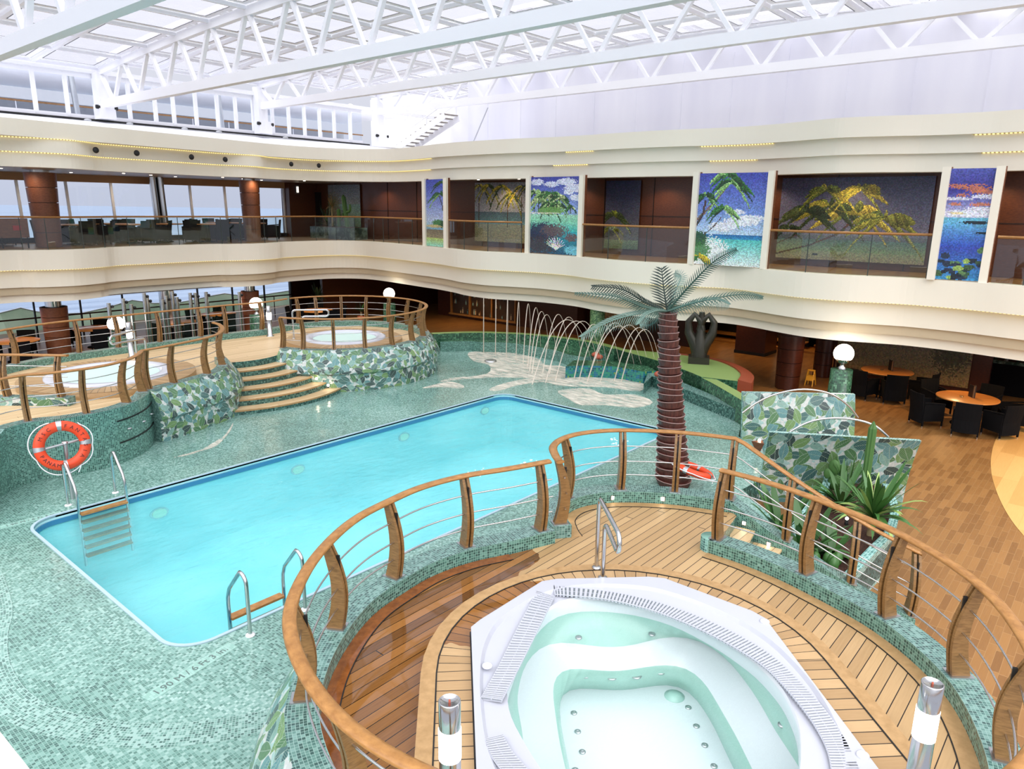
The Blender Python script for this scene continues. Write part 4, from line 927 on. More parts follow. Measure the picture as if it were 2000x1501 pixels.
q = P(1628, 1020, .05); t = thing('garden_spotlight', 'small glowing spotlight set in the soil of the planting bed', 'spotlight', tuple(q)); q = P(1652, 1012, .12)
e = MB(); q = P(1654, 1013, .1); e.lathe((q.x, q.y, 0), [(.03, 0), (.03, .09), (.001, .09)], 12); e.build('body', m_blk, t); e = MB(); e.sphere((q.x, q.y, .11), .028, 10); e.build('bulb', m_spot, t)
# ================================================================== globe lamps
def globe(label, c, zb, col=None):
    c = Vector(c); t = thing('globe_lamp', label, 'globe lamp', (c.x, c.y, zb), 'globe lamps on tiled posts')
    e = MB(); e.lathe((c.x, c.y, zb), [(.3, 0), (.27, c.z-.42-zb), (.001, c.z-.42-zb)], 24); e.build('post', m_dgreen, t)
    e = MB(); e.lathe((c.x, c.y, c.z), [(.1, -.42), (.1, -.36), (.05, -.33), (.05, -.27), (.12, -.25), (.2, -.15), (.24, -.06), (.245, -.02)], 20); e.build('holder', m_steel, t)
    e = MB(); e.sphere(c, .25, 24); e.build('globe', m_globe, t)
globe('glowing globe lamp on a green tiled post beside the dining tables', P(1648, 690, 1.4), -.5)
globe('glowing globe lamp at the left, behind the back railing of the left terrace', P(226, 632, 1.2), -.5)
globe('glowing globe lamp in front of the second brown column at the left', P(500, 593, 1.2), -.5)
globe('glowing globe lamp behind the far round hot tub', P(760, 573, 1.2), -.5)
# ================================================================== galleries: stepped cream fascias
LP = [(-2, 28.3), (2, 28.3), (5.5, 28.35), (7.6, 28.3), (8.2, 27.95), (9.3, 27.65), (10.4, 27.95), (11.0, 28.3), (12.5, 28.35), (14.6, 28.3), (15.2, 27.95), (16.3, 27.7), (17.3, 27.95), (17.9, 28.3), (19.2, 28.4), (20.2, 28.3), (20.85, 27.85), (21.15, 27.1), (21.1, 26), (20.9, 24.5), (20.7, 23.2), (20.6, 22.3), (20.3, 21), (19.9, 19.8), (19.8, 18.5), (20.1, 17.4), (20.4, 16.3), (20.4, 15), (20.1, 14), (19.85, 12.9), (19.85, 11.9), (20.0, 10.8), (20.3, 10), (20.55, 9.3), (20.4, 8.5), (20.1, 7.7), (19.85, 6.8), (19.9, 5.8), (20.2, 4.9), (20.4, 4.2), (20.4, 3.1), (20.2, 2), (20.1, 1), (20.2, -2)]
UP = [(-2, 25.6), (3, 25.8), (7.2, 25.9), (8.6, 26.1), (10.5, 26.35), (11.9, 26.6), (14, 26.95), (16, 27.35), (17.8, 27.55), (19.4, 27.3), (20.6, 26.6), (21.25, 25.4), (21.2, 24), (20.9, 22.6), (20.6, 21.3), (20.45, 19.5), (20.5, 17.7), (20.8, 16.2), (20.85, 14.8), (20.8, 13.2), (20.86, 11.7), (21.05, 10.7), (21.2, 9.3), (21.0, 8), (20.7, 7), (20.6, 6.4), (20.8, 5.4), (21.1, 4.5), (21.25, 3.4), (21.2, 2.6), (21.1, 1), (21.2, -2)]
lp = crom(LP, 5); upp = crom(UP, 5)
def dots(name, col, st, pitch=.09):
    t = NT(name); uv = t.coord(); s = t.n('ShaderNodeSeparateXYZ'); t.l(uv, s.inputs[0]); f = t.math('GREATER_THAN', t.math('FRACT', t.math('DIVIDE', s.outputs[0], pitch)), .45)
    e = t.n('ShaderNodeEmission'); t.set(e, Color=col, Strength=t.math('ADD', t.math('MULTIPLY', f, st), st*.25)); t.l(e.outputs[0], t.out.inputs[0]); return t.m
m_led = dots('led_strip', (1, .76, .26, 1), 1.3)
f1 = MB(); z3 = [(3.4, 2.74, 0), (2.74, 2.15, .22), (2.15, 1.63, .44)]
low = struct(MB().add([(0, 0, -9), (0, .01, -9), (.01, 0, -9)], [(0, 1, 2)]).build('trim_2', m_cream)); low.data.clear_geometry()
for a, b, o in z3:
    e = MB(); e.sweep(zed(lp, 0), [(o, b), (o, a), (o+.35, a), (o+.35, b)]); e.build('band', m_cream, low)
upf = struct(MB().add([(0, 0, -9), (0, .01, -9), (.01, 0, -9)], [(0, 1, 2)]).build('trim_3', m_cream)); upf.data.clear_geometry()
lb_ = crom([(-2, 25.9), (6.0, 26.1), (7.3, 26.25), (8.2, 26.0), (9.2, 26.0), (10.0, 26.45), (10.6, 26.75), (12.5, 27.0), (14.6, 27.35), (15.6, 27.2), (16.4, 27.25), (17.3, 27.75), (18.5, 27.85), (19.6, 27.6)], 5)
for a, b, o in [(7.35, 6.86, 0), (6.86, 6.44, .2), (6.44, 6.0, .4)]:
    pth = zed(upp, 0)
    if o:  # lower bands bow out around the columns on the left
        pth = [V(p.x, p.y+(o-.4)*0, 0) for p in lb_]+[V(p.x, p.y, 0) for p in offs(upp, .0) if p.x > 20.3 and p.y < 26.9]
        k = o*(.9 if a > 6.5 else .75); 
        e = MB(); e.sweep(offs(pth, k), [(0, b), (0, a), (.3, a), (.3, b)])
    else: e = MB(); e.sweep(pth, [(0, b), (0, a), (1.2, a), (1.2, b)])
    if o: BP = globals().setdefault('BP', {}); BP[a] = offs(pth, k)
    e.build('band', m_cream, upf)
def led(path, z, o, parent, sel):
    pts = [p for p in offs(zed(path, 0), o) if sel(p)]
    if len(pts) > 1: e = MB(); e.sweep([V(p.x, p.y, z) for p in pts], [(-.012, -.018), (-.012, .0), (.012, .0), (.012, -.018)]); e.build('led_strip', m_led, parent)
for z, o in ((6.86, .12), (6.44, .3)):
    led(BP[z], z, -.03, upf, lambda p: 3 < p.x and p.y > 22.3)
    w = 0 if z > 6.5 else .45
    led(BP[z], z, -.03, upf, lambda p: 15.9+w > p.y > 14.3+w*.6 and p.x > 19); led(BP[z], z, -.03, upf, lambda p: 10.9-w*.6 > p.y > 8.3+w and p.x > 19); led(BP[z], z, -.03, upf, lambda p: 3.7-w*.4 > p.y > 1 and p.x > 19)
for z, o in ((2.74, .12), (2.15, .34)): led(lp, z, o, low, lambda p: p.x > 3)
for x, y in ((185, 285), (265, 291), (372, 298), (438, 303), (567, 311), (621, 315)):
    q = min(offs(zed(upp, 6.64), .17), key=lambda p: (p-PY(x, y, 27.1)).length); q = PY(x, y, q.y); e = MB(); e.sphere((q.x, q.y-.05, 6.62), .1, 14, sc=(1, .5, 1)); e.build('air_nozzle', m_blk, upf)
for x, y, X in ((226, 558, 0), (561, 536, 0), (912, 557, 20.3), (1198, 590, 20.4), (1606, 635, 20.6)):
    q = PX(x, y, X) if X else PY(x, y, 28.7); e = MB(); e.sphere(q, .05, 10); e.build('sprinkler', m_sat, low)
# slabs
slab = xy(offs(zed(lp, 0), .3))
e = MB(); e.prism(slab+[(34, -2), (34, 37), (-2, 37)], 1.9, 3.395, 0, 1); s_ = struct(e.build('floor', [plain('soffit', C(196, 180, 150), .6), m_floorwood]))
e = MB(); e.prism(xy(offs(zed(lp, 0), .75))+[(34, -2), (34, 37), (-2, 37)], 1.66, 1.9); struct(e.build('ceiling', plain('ceiling_brown', C(120, 90, 62), .5)))
e = MB(); e.prism(xy(offs(zed(upp, 0), .7))+[(34, -2), (34, 37), (-2, 37)], 6.03, 6.4); struct(e.build('ceiling', plain('ceiling_grey', C(170, 164, 156), .4)))
# ------------------------------------------------------------------ right gallery
posts = [(20.65, 22.47), (20.31, 20.89), (20.4, 16.81), (20.32, 14.46), (20.17, 10.27), (20.23, 8.06), (20.3, 3.87), (20.4, 2.79)]
posts = [(p[0]+.1, p[1]) for p in posts]
desc = ['between the wooden wall and the narrow beach mosaic', 'right of the narrow beach mosaic', 'left of the palm island mosaic', 'right of the palm island mosaic', 'left of the leaning palms mosaic', 'right of the leaning palms mosaic', 'left of the sunset sea mosaic', 'right of the sunset sea mosaic']
for p, dd_ in zip(posts, desc):
    t = thing('gallery_post', 'cream square post '+dd_, 'post', (p[0], p[1], 3.4), 'cream posts of the upper gallery'); e = MB(); e.obox((p[0], p[1], 4.73), (.2, .17, 2.66)); e.build('shaft', m_cream, t); e = MB(); e.obox((p[0]+.06, p[1]-.09, 4.73), (.1, .02, 2.66)); e.build('edge_strip', m_col, t)
struct(MB().box(22.6, 22.8, -2, 28.9, 3.4, 6.1).build('wall_right', m_brown))
bw = MB().box(22.6, 22.8, 28.9, 33.4, 3.4, 6.1); struct(bw.build('wall_right', m_brown))
for y in range(-1, 33, 2):
    e = MB(); e.box(22.575, 22.6, y, y+.015, 3.4, 6.1); struct(e.build('trim_4', m_blk))
e = MB(); e.box(22.58, 22.6, -2, 33, 4.75, 4.765); struct(e.build('trim_4', m_blk))
class Ras:
    def __init__(s, nx, ny, seed): s.nx = nx; s.ny = ny; s.a = [[(0, 0, 0)]*nx for _ in range(ny)]; s.r = random.Random(seed)
    def grad(s, v0, v1, c0, c1):
        for j in range(int(v0*s.ny), min(s.ny, int(v1*s.ny)+1)):
            f = (j/s.ny-v0)/max(1e-6, v1-v0); 
            for i in range(s.nx): s.a[j][i] = tuple(c0[k]+(c1[k]-c0[k])*f for k in range(3))
    def px(s, x, y, c, al=1):
        i = int(x*s.nx); j = int(y*s.ny)
        if 0 <= i < s.nx and 0 <= j < s.ny: o = s.a[j][i]; s.a[j][i] = tuple(o[k]+(c[k]-o[k])*al for k in range(3))
    def blob(s, cx, cy, rx, ry, c, al=.9, jag=.35):
        for j in range(int((cy-ry*1.4)*s.ny), int((cy+ry*1.4)*s.ny)+1):
            for i in range(int((cx-rx*1.4)*s.nx), int((cx+rx*1.4)*s.nx)+1):
                if 0 <= i < s.nx and 0 <= j < s.ny:
                    d = ((i/s.nx-cx)/rx)**2+((j/s.ny-cy)/ry)**2
                    if d < 1+s.r.uniform(-jag, jag): s.px((i+.5)/s.nx, (j+.5)/s.ny, c, al)
    def line(s, pts, w, c):
        for (x0, y0), (x1, y1) in zip(pts, pts[1:]):
            n = int(max(abs(x1-x0)*s.nx, abs(y1-y0)*s.ny)*1.5)+1
            for k in range(n+1):
                x = x0+(x1-x0)*k/n; y = y0+(y1-y0)*k/n; ww = max(1, int(w*s.nx))
                cc = tuple(min(255, v*s.r.uniform(.75, 1.2)) for v in c)
                for q in range(ww): s.px(x+(q-ww/2)/s.nx, y, cc)
    def palm(s, x, y, R, cols, n=9, asp=1.0, droop=1.0, th=2):
        for k in range(n):
            a = -.35+(PI+.7)*k/(n-1)+s.r.uniform(-.2, .2); c = s.r.choice(cols); rr = R*s.r.uniform(.75, 1.05); N = int(2.2*rr*s.nx)+4
            for m in range(N):
                f = m/N; X = x+cos(a)*rr*f; Y = y+(sin(a)*rr*f-droop*rr*f*f)*asp
                sh = s.r.uniform(.6, 1.25); s.px(X, Y, tuple(v*sh for v in c))
                if m % 2 == 0:
                    L = rr*.42*(1-abs(2*f-1)**2*.8); dx = cos(a)*.5
                    for q in range(int(L*s.nx*1.2)+1): g_ = q/(L*s.nx*1.2+1); s.px(X+dx*L*g_, Y-L*g_*asp*.9, tuple(v*sh*(1.05-.4*g_) for v in c))
def mural(name, label, A, B, z0, z1, ras, off=.012, frame=None, parent=None):
    A = Vector((A[0], A[1], 0)); B = Vector((B[0], B[1], 0)); nx, ny = ras.nx, ras.ny; vs = []; fs = []; cols = []
    for j in range(ny+1):
        for i in range(nx+1): p = A.lerp(B, i/nx); vs.append((p.x, p.y, z0+(z1-z0)*j/ny))
    for j in range(ny):
        for i in range(nx):
            o = j*(nx+1)+i; fs.append((o, o+1, o+nx+2, o+nx+1)); k = ras.r.uniform(.82, 1.14); c = ras.a[j][i]
            cols.append(tuple(lin(max(0, min(255, v*k+ras.r.uniform(-8, 8)))) for v in c)+(1,))
    t = thing('mosaic_mural', label, 'mural', (A.x, A.y, z0)); d = (B-A).normalized(); n = V(d.y, -d.x, 0)
    e = MB(); e.add(vs, fs); e.build('tiles', m_mural, t, cols)
    e = MB(); c = (A+B)/2-n*.02; e.obox((c.x, c.y, (z0+z1)/2), ((B-A).length, .03, z1-z0), Matrix.Rotation(math.atan2(d.y, d.x), 3, 'Z')); e.build('backing', m_dbrown, t)
    return t
_t = NT('mural_tiles'); _a = _t.n('ShaderNodeVertexColor', layer_name='tile'); _t.bsdf(Base_Color=_a.outputs[0], Roughness=.35); m_mural = _t.m
G1, G2, G3, YL, DK = (60, 120, 60), (120, 160, 70), (40, 80, 50), (225, 200, 60), (24, 34, 40)
r = Ras(26, 110, 1); r.grad(.38, 1, (185, 200, 225), (50, 66, 170)); r.grad(.25, .38, (120, 170, 190), (190, 205, 225)); r.grad(.12, .25, (150, 140, 110), (120, 110, 90)); r.grad(0, .12, (150, 215, 195), (180, 200, 110))
r.line([(.9, .4), (.85, .6), (.7, .75)], .06, (70, 60, 50)); r.palm(.72, .78, .65, [G1, G3, G2], 9, .26); r.palm(.8, .95, .5, [G3, G1], 7, .26); r.blob(.6, .35, .3, .05, G1); r.blob(.9, .33, .25, .06, G3); r.blob(.4, .3, .4, .02, (200, 180, 120))
mural('m', 'narrow bright mosaic of palms on a beach, leftmost in the gallery', posts[0], posts[1], 3.42, 6.02, r)
r = Ras(66, 96, 2); r.grad(.52, 1, (150, 180, 225), (60, 66, 160)); r.grad(.42, .52, (130, 205, 170), (165, 215, 190)); r.grad(.3, .42, (70, 190, 180), (140, 210, 180)); r.grad(0, .3, (40, 90, 120), (50, 170, 180))
for c in ((.15, .93, .13, .04), (.42, .9, .14, .035), (.7, .93, .18, .045), (.85, .85, .2, .05), (.9, .73, .14, .04), (.75, .8, .1, .03)): r.blob(*c, (225, 230, 245))
for x, y, R in ((.12, .8, .3), (.3, .78, .3), (.45, .78, .28), (.6, .74, .26), (.2, .7, .28), (.4, .66, .25), (.55, .66, .22), (.8, .62, .12)): r.palm(x, y, R, [G1, G3, (150, 190, 120), (190, 210, 150)], 9, .68); r.line([(x, .54), (x, y)], .012, (60, 60, 50))
r.blob(.42, .56, .25, .05, (110, 160, 80)); r.blob(.25, .53, .3, .01, (235, 225, 210)); r.blob(.25, .28, .35, .12, (40, 40, 70), .85, .6); r.blob(.5, .3, .25, .08, (110, 90, 90), .8, .7); r.blob(.2, .1, .35, .12, (70, 55, 60), .8, .8); r.blob(.82, .22, .12, .05, (120, 80, 80), .8, .6); r.blob(.85, .06, .15, .06, (120, 200, 215))
for k in range(11): a = k/10*PI; r.line([(.55, .06), (.55+.08*cos(a), .1+.05*sin(a)), (.55+.17*cos(a+.2), .13+.09*sin(a))], .02, (240, 235, 230))
mural('m', 'bright mosaic of a palm island above a coral reef', posts[2], posts[3], 3.42, 6.02, r)
r = Ras(72, 100, 3); r.grad(.55, 1, (120, 150, 215), (66, 74, 170)); r.grad(.33, .55, (190, 215, 235), (130, 160, 215)); r.grad(.28, .33, (60, 150, 190), (40, 110, 170)); r.grad(0, .28, (225, 240, 235), (90, 195, 190))
for c in ((.55, .58, .14, .03), (.65, .48, .25, .05), (.75, .52, .2, .03), (.4, .42, .2, .05)): r.blob(*c, (235, 238, 246))
r.blob(.15, .12, .35, .18, (238, 240, 235), .9, .5)
r.line([(.02, .48), (.2, .62), (.42, .85)], .045, (120, 105, 100)); r.line([(.12, .3), (.28, .42), (.38, .52)], .025, (80, 60, 60)); r.line([(.02, .4), (.12, .55), (.15, .7)], .03, (70, 60, 60))
for x, y, R in ((.48, .9, .36), (.14, .76, .22), (.4, .62, .24), (.42, .98, .3)): r.palm(x, y, R, [G1, G3, (150, 200, 120)], 10, .72)
r.blob(.08, .28, .12, .08, G3); r.blob(.1, .15, .14, .1, G1, .8, .7); r.palm(.1, .08, .25, [G2, YL, G1], 9, .7)
mural('m', 'bright mosaic of leaning palms over a pale beach', posts[4], posts[5], 3.42, 6.02, r)
r = Ras(40, 104, 4); r.grad(.8, 1, (60, 56, 140), (80, 90, 170)); r.grad(.56, .8, (200, 205, 225), (60, 60, 150)); r.grad(.3, .56, (50, 80, 180), (110, 190, 215)); r.grad(0, .3, (60, 140, 190), (56, 76, 170))
for c in ((.25, .84, .2, .02), (.6, .82, .22, .035), (.8, .79, .25, .02), (.35, .76, .1, .015), (.25, .68, .12, .015), (.75, .68, .2, .015)): r.blob(*c, (205, 120, 80), .8, .8)
for c in ((.2, .73, .4, .012), (.8, .75, .3, .02), (.5, .6, .5, .03), (.75, .64, .3, .02)): r.blob(*c, (225, 228, 238), .85, .4)
r.blob(.3, .6, .15, .012, (230, 215, 160)); r.blob(.7, .52, .3, .015, DK, .9, .5); r.blob(.85, .43, .15, .01, DK)
for k in range(26): x = r.r.uniform(.05, .95); y = r.r.uniform(.0, .22)+max(0, x-.6)*.3; r.blob(x, y, r.r.uniform(.05, .12), r.r.uniform(.012, .03), r.r.choice([(60, 90, 60), (40, 50, 70), (150, 180, 90), (30, 40, 50), (90, 130, 80)]), .95, .2)
mural('m', 'bright mosaic of an orange-clouded sky above blue sea and green rocks', posts[6], posts[7], 3.42, 6.02, r)
Xw = 22.52
def inter(label, ya, yb, r, z0=3.6, z1=5.95): return mural('m', label, (Xw, ya), (Xw, yb), z0, z1, r)
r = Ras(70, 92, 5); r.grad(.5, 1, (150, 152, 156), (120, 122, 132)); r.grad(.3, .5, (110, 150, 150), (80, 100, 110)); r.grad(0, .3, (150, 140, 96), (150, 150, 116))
for x in (.08, .62, .85, .97): r.line([(x, .25), (x, .75)], .022, (70, 50, 40))
for x, y, R in ((.08, .95, .25), (.25, .95, .25), (.5, .93, .3), (.65, .8, .25), (.85, .92, .3), (.98, .95, .25)): r.palm(x, y, R, [(150, 150, 50), (190, 170, 60), (50, 66, 40), (60, 74, 44)], 9, .75, 1.6, 3)
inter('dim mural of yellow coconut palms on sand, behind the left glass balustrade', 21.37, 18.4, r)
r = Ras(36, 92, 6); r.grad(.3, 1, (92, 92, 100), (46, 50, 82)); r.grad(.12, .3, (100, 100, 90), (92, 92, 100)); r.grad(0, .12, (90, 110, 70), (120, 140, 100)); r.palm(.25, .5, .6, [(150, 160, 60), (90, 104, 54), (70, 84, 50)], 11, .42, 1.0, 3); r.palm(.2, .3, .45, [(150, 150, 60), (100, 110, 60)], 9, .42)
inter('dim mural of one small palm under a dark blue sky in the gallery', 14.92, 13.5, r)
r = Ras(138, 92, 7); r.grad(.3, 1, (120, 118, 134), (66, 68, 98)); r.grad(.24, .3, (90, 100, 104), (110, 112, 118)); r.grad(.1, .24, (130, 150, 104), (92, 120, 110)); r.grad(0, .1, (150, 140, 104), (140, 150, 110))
r.line([(.0, .05), (.25, .18), (.45, .34), (.52, .5)], .022, (84, 70, 60)); r.line([(0, .18), (.2, .34), (.32, .45), (.36, .55)], .018, (90, 76, 66))
for x, y, R, c in ((.52, .62, .3, [(190, 170, 60), (216, 196, 80), (120, 130, 56)]), (.35, .66, .26, [(110, 124, 50), (170, 160, 60), (70, 84, 46)]), (.2, .6, .22, [(60, 74, 50), (84, 96, 56)]), (.55, .85, .2, [(190, 176, 66), (150, 150, 60)]), (.32, .85, .18, [(130, 140, 56), (176, 166, 66)]), (.72, .52, .28, [(150, 150, 60), (96, 110, 54)]), (.08, .38, .12, [(84, 100, 60), (60, 74, 50)])): r.palm(x, y, R, c, 10, 1.35, .8, 4)
r.blob(.28, .06, .02, .012, DK)
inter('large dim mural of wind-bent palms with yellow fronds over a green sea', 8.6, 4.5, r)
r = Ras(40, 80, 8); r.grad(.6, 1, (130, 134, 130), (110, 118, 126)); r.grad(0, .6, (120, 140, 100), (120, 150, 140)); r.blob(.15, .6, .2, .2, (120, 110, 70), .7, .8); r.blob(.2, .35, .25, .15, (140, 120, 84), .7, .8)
inter('greenish lagoon mural behind the planter with cacti on the upper deck', 31.5, 28.95, r)
# glass balustrades
def balustrade(label, pts, z0=3.4, n=3):
    t = thing('balustrade', label, 'balustrade', (pts[0].x, pts[0].y, z0), 'glass balustrades of the upper gallery')
    e = MB(); e.tube([V(p.x, p.y, z0+1.07) for p in pts], .032, 8); e.build('handrail', m_rail, t); k = len(pts)
    for i in range(n):
        a = int(i*(k-1)/n); b = int((i+1)*(k-1)/n); s_ = [V(p.x, p.y, 0) for p in pts[a:b+1]]
        if len(s_) < 2: continue
        e = MB(); e.sweep(s_, [(-.006, z0+.0), (-.006, z0+1.03), (.006, z0+1.03), (.006, z0+.0)]); e.build('glass_pane', m_glass, t)
        e = MB(); e.obox(s_[-1]+V(0, 0, z0+.52), (.02, .02, 1.03)); e.build('joint', plain('joint_dark', C(60, 70, 66), .4), t)
gp = offs(zed(lp, 0), .14)
balustrade('long glass balustrade with brown handrail in front of the dark dining chairs upstairs', [p for p in gp if p.x > 3 and (p.y > 26.4 or p.x < 19) and not p.x > 21.6], n=16)
balustrade('glass balustrade before the upstairs wooden wall left of the narrow mosaic', [p for p in gp if p.x > 19 and 22.5 < p.y < 26.5], n=4)
for a, b, lab in ((20.8, 16.9, 'glass balustrade below the dim mural of yellow coconut palms'), (14.4, 10.35, 'glass balustrade before the small dark blue palm mural'), (8.0, 3.95, 'glass balustrade below the large mural of wind-bent palms'), (2.7, -1.5, 'glass balustrade at the right edge of the photo upstairs')):
    balustrade(lab, [p for p in gp if p.x > 19 and b < p.y < a], n=3)
# ------------------------------------------------------------------ left side: windows, columns
m_win = glassy('window_glass', (.95, .97, 1, 1), .0, .0)
wu = struct(MB().box(-2, 22.4, 32.95, 33.2, 5.75, 6.1).build('wall_left', plain('window_beam', C(176, 134, 92), .5)))
struct(MB().box(-2, 22.4, 32.95, 33.3, 3.4, 3.58).build('baseboard_left', m_dark))
xs = [4.4, 6.1, 7.8, 9.5, 11.2, 12.9, 14.6, 16.25, 17.9, 19.58, 21.0]
for i, x in enumerate(xs):
    w = struct(MB().bar((x, 33.05, 3.5), (x-.05, 33.05, 5.8), .07, .1).build('window_%d' % (i+1), m_white))
    if i < len(xs)-1:
        e = MB(); e.box(x, xs[i+1], 33.04, 33.05, 3.55, 5.78); e.build('pane', m_win, w)
for i, x in enumerate([4.4, 6.1, 7.8, 9.45, 11.13, 12.8, 14.5, 16.13, 17.85, 19.55, 21.05]):
    w = struct(MB().box(x-.025, x+.025, 33.0, 33.1, -.5, 1.7).build('window_%d' % (i+21), m_blk))
    if i < 10: e = MB(); e.box(x, [4.4, 6.1, 7.8, 9.45, 11.13, 12.8, 14.5, 16.13, 17.85, 19.55, 21.05][i+1], 33.04, 33.05, -.5, 1.7); e.build('pane', m_win, w)
struct(MB().box(21.0, 22.6, 32.6, 33.3, 3.4, 6.1).build('wall_left', m_brown))
q = PY(580, 370, 32.55); t = thing('wall_lamp', 'small wall lamp on the wooden pier right of the upstairs windows', 'wall lamp', tuple(q)); e = MB(); e.obox(q, (.16, .1, .4)); e.build('body', m_sat, t); e = MB(); e.obox(q+V(0, -.06, 0), (.1, .03, .28)); e.build('shade', emit('dim_glow', (1, .9, .75, 1), 1.2), t)
struct(MB().box(22.5, 22.62, 32.2, 33.2, 3.4, 5.6).build('door_1', m_blk))
struct(MB().box(21.1, 34, 33.0, 33.3, -.5, 1.7).build('wall_left', m_dbrown))
def column(label, x, y, z0, z1, r0, r1, cap=.0, mat=None, nm='column'):
    t = thing(nm, label, 'column', (x, y, z0)); h = z1-z0
    for k in range(5):
        a = k/5; b = (k+1)/5; e = MB(); e.lathe((x, y, z0), [(r0+(r1-r0)*a, h*a+.012), (r0+(r1-r0)*b, h*b-.006)], 28); e.build('panel_ring', mat or m_col, t)
    e = MB(); e.lathe((x, y, z0), [(min(r0, r1)-.04, 0), (max(r0, r1)*.85, h)], 20); e.build('core', m_blk, t)
    if cap: e = MB(); e.lathe((x, y, z1), [(r1*.6, 0), (r1*.6, cap)], 16); e.build('steel_cap', m_steel, t)
c1 = PY(88, 430, 29.7); c2 = PY(487, 400, 29.7)
column('tapered brown wooden column upstairs at the left edge', c1.x, 29.6, 3.4, 5.95, .4, .5, .1)
column('tapered brown wooden column upstairs, the one nearer the planter', c2.x, 29.6, 3.4, 5.95, .34, .42, .1)
l1 = PY(110, 640, 29.5); l2 = PY(490, 600, 29.5)
column('brown wooden column downstairs behind the back railing at the left', l1.x, 29.5, -.5, 1.3, .38, .44, .4)
column('brown wooden column downstairs behind a glowing globe lamp', l2.x, 29.5, -.5, 1.28, .33, .38, .4)
q = PY(318, 420, 32); t = thing('steel_column', 'mirror-bright double steel column before the upstairs windows', 'column', (q.x, 32, 3.4)); e = MB(); e.tube([(q.x-.22, 32, 3.4), (q.x-.3, 32, 6.05)], .13, 14); e.tube([(q.x+.1, 32, 3.4), (q.x+.02, 32, 6.05)], .13, 14); e.build('tubes', m_steel, t); e = MB(); e.box(q.x-.2, q.x+.1, 32.05, 32.15, 3.4, 6.0); e.build('web', m_blk, t)
# steel posts with glass screens by the downstairs windows
sp_ = [(212, 592), (240, 583), (256, 594), (281, 572), (287, 581), (317, 585), (324, 578), (336, 569), (345, 580), (371, 572), (381, 572), (402, 570), (467, 570)]
names = ['leftmost of the steel shower posts', 'second steel post from the left', 'steel post left behind the bollard lamp', 'tall steel post of the first pair', 'short steel post of the first pair', 'steel post left of the mirrored column', 'steel post before the mirrored column', 'tallest steel post beside the mirrored column', 'steel post right of the mirrored column', 'left steel post of the middle pair', 'right steel post of the middle pair', 'steel post with a white fitting', 'steel post beside the second brown column']
for (x, y), nm in zip(sp_, names):
    q = PY(x, y, 24.6); t = thing('steel_post', nm+' behind the back railing', 'post', (q.x, 24.6, -.5), 'steel posts by the downstairs windows'); e = MB(); e.tube([(q.x, 24.6, -.5), (q.x, 24.6, q.z)], .06, 10); e.build('tube', m_steel, t)
    e = MB(); e.sphere((q.x+.1, 24.6, q.z-.12), .055, 8); e.tube([(q.x, 24.6, q.z-.12), (q.x+.1, 24.6, q.z-.12)], .02, 6); e.build('clamp', m_blk, t)
for a, b, lab in ((281, 317, 'left tinted glass screen'), (345, 371, 'middle tinted glass screen'), (402, 467, 'right tinted glass screen')):
    p = PY(a, 590, 24.6); q = PY(b, 590, 24.6); tag(MB().box(p.x+.07, q.x-.07, 24.59, 24.61, -.4, q.z).build('glass_screen', m_glass), lab+' held between steel posts', 'glass screen')
q = PY(325, 575, 30.5); t = thing('steel_column', 'mirror-bright steel column downstairs among the steel posts', 'column', (q.x, 30.5, -.5)); e = MB(); e.lathe((q.x, 30.5, -.5), [(.3, 0), (.3, 2.2)], 20); e.build('tube', m_steel, t)
t = thing('window_rail', 'dark rail with slim posts before the downstairs sea windows', 'railing', (10, 32.6, -.5)); e = MB(); e.tube([V(4, 32.6, .52), V(21, 32.6, .52)], .03, 8); e.build('handrail', m_dbrown, t)
for k in range(10): e = MB(); e.tube([V(4.5+1.7*k, 32.6, -.5), V(4.5+1.7*k, 32.6, .5)], .022, 6); e.build('post', m_dbrown, t)
# sea outside and the green netting seen through the windows
_t = NT('sea'); _c = _t.ramp(_t.noise(_t.mapping(_t.coord('Object'), (.02, .25, 1)), 1, 5, .6), [(.35, C(88, 104, 126)), (.7, C(128, 142, 160))]); _b = _t.bsdf(Base_Color=_c, Roughness=.45); m_sea = _t.m
o = MB().add([(-400, 45, -14), (900, 45, -14), (6000, 9000, -14), (-2000, 9000, -14)], [(0, 1, 2, 3)]).build('sea', m_sea); tag(o, 'grey-blue sea outside the windows on the left', 'sea', None, 'stuff')
rd = [(-30, 640), (0, 611), (40, 601), (70, 608), (110, 613), (160, 611), (210, 600), (258, 586), (300, 592), (340, 592), (380, 585), (410, 578), (438, 573), (470, 577), (500, 578), (535, 572), (575, 566), (620, 560)]
top_ = [PY(x, y, 37.5) for x, y in rd]; e = MB(); vs = []
for p in top_: vs += [p, V(p.x, 35.2, -2.5)]
e.add(vs, [(2*i, 2*i+1, 2*i+3, 2*i+2) for i in range(len(top_)-1)]); m_net = NT('green_net'); _t = m_net; _t.bsdf(Base_Color=_t.ramp(_t.noise(_t.coord('Object'), .8, 4), [(.3, C(140, 164, 136)), (.7, C(176, 192, 164))]), Roughness=.9); m_net = _t.m
t = thing('netting', 'sagging green netting outside the downstairs windows', 'netting', (12, 36, -2)); e.build('net', m_net, t); e = MB(); e.tube([p+V(0, 0, .01) for p in top_], .02, 5); e.build('border_rope', m_white, t)
t = thing('ship', 'faint distant cargo ship on the hazy horizon', 'ship', (0, 0, 0)); a = PY(231, 386, 3500); b = PY(333, 386, 3500); a.z = b.z = 5-2
_m = plain('haze_grey', C(128, 132, 146), .9); t.location = (a.x, 3500, -14); e = MB(); e.box(a.x, b.x, 3500, 3540, -14, 14); e.build('hull', _m, t); e = MB(); e.box(a.x+14, a.x+40, 3500, 3530, 14, 34); e.build('bridge', _m, t)
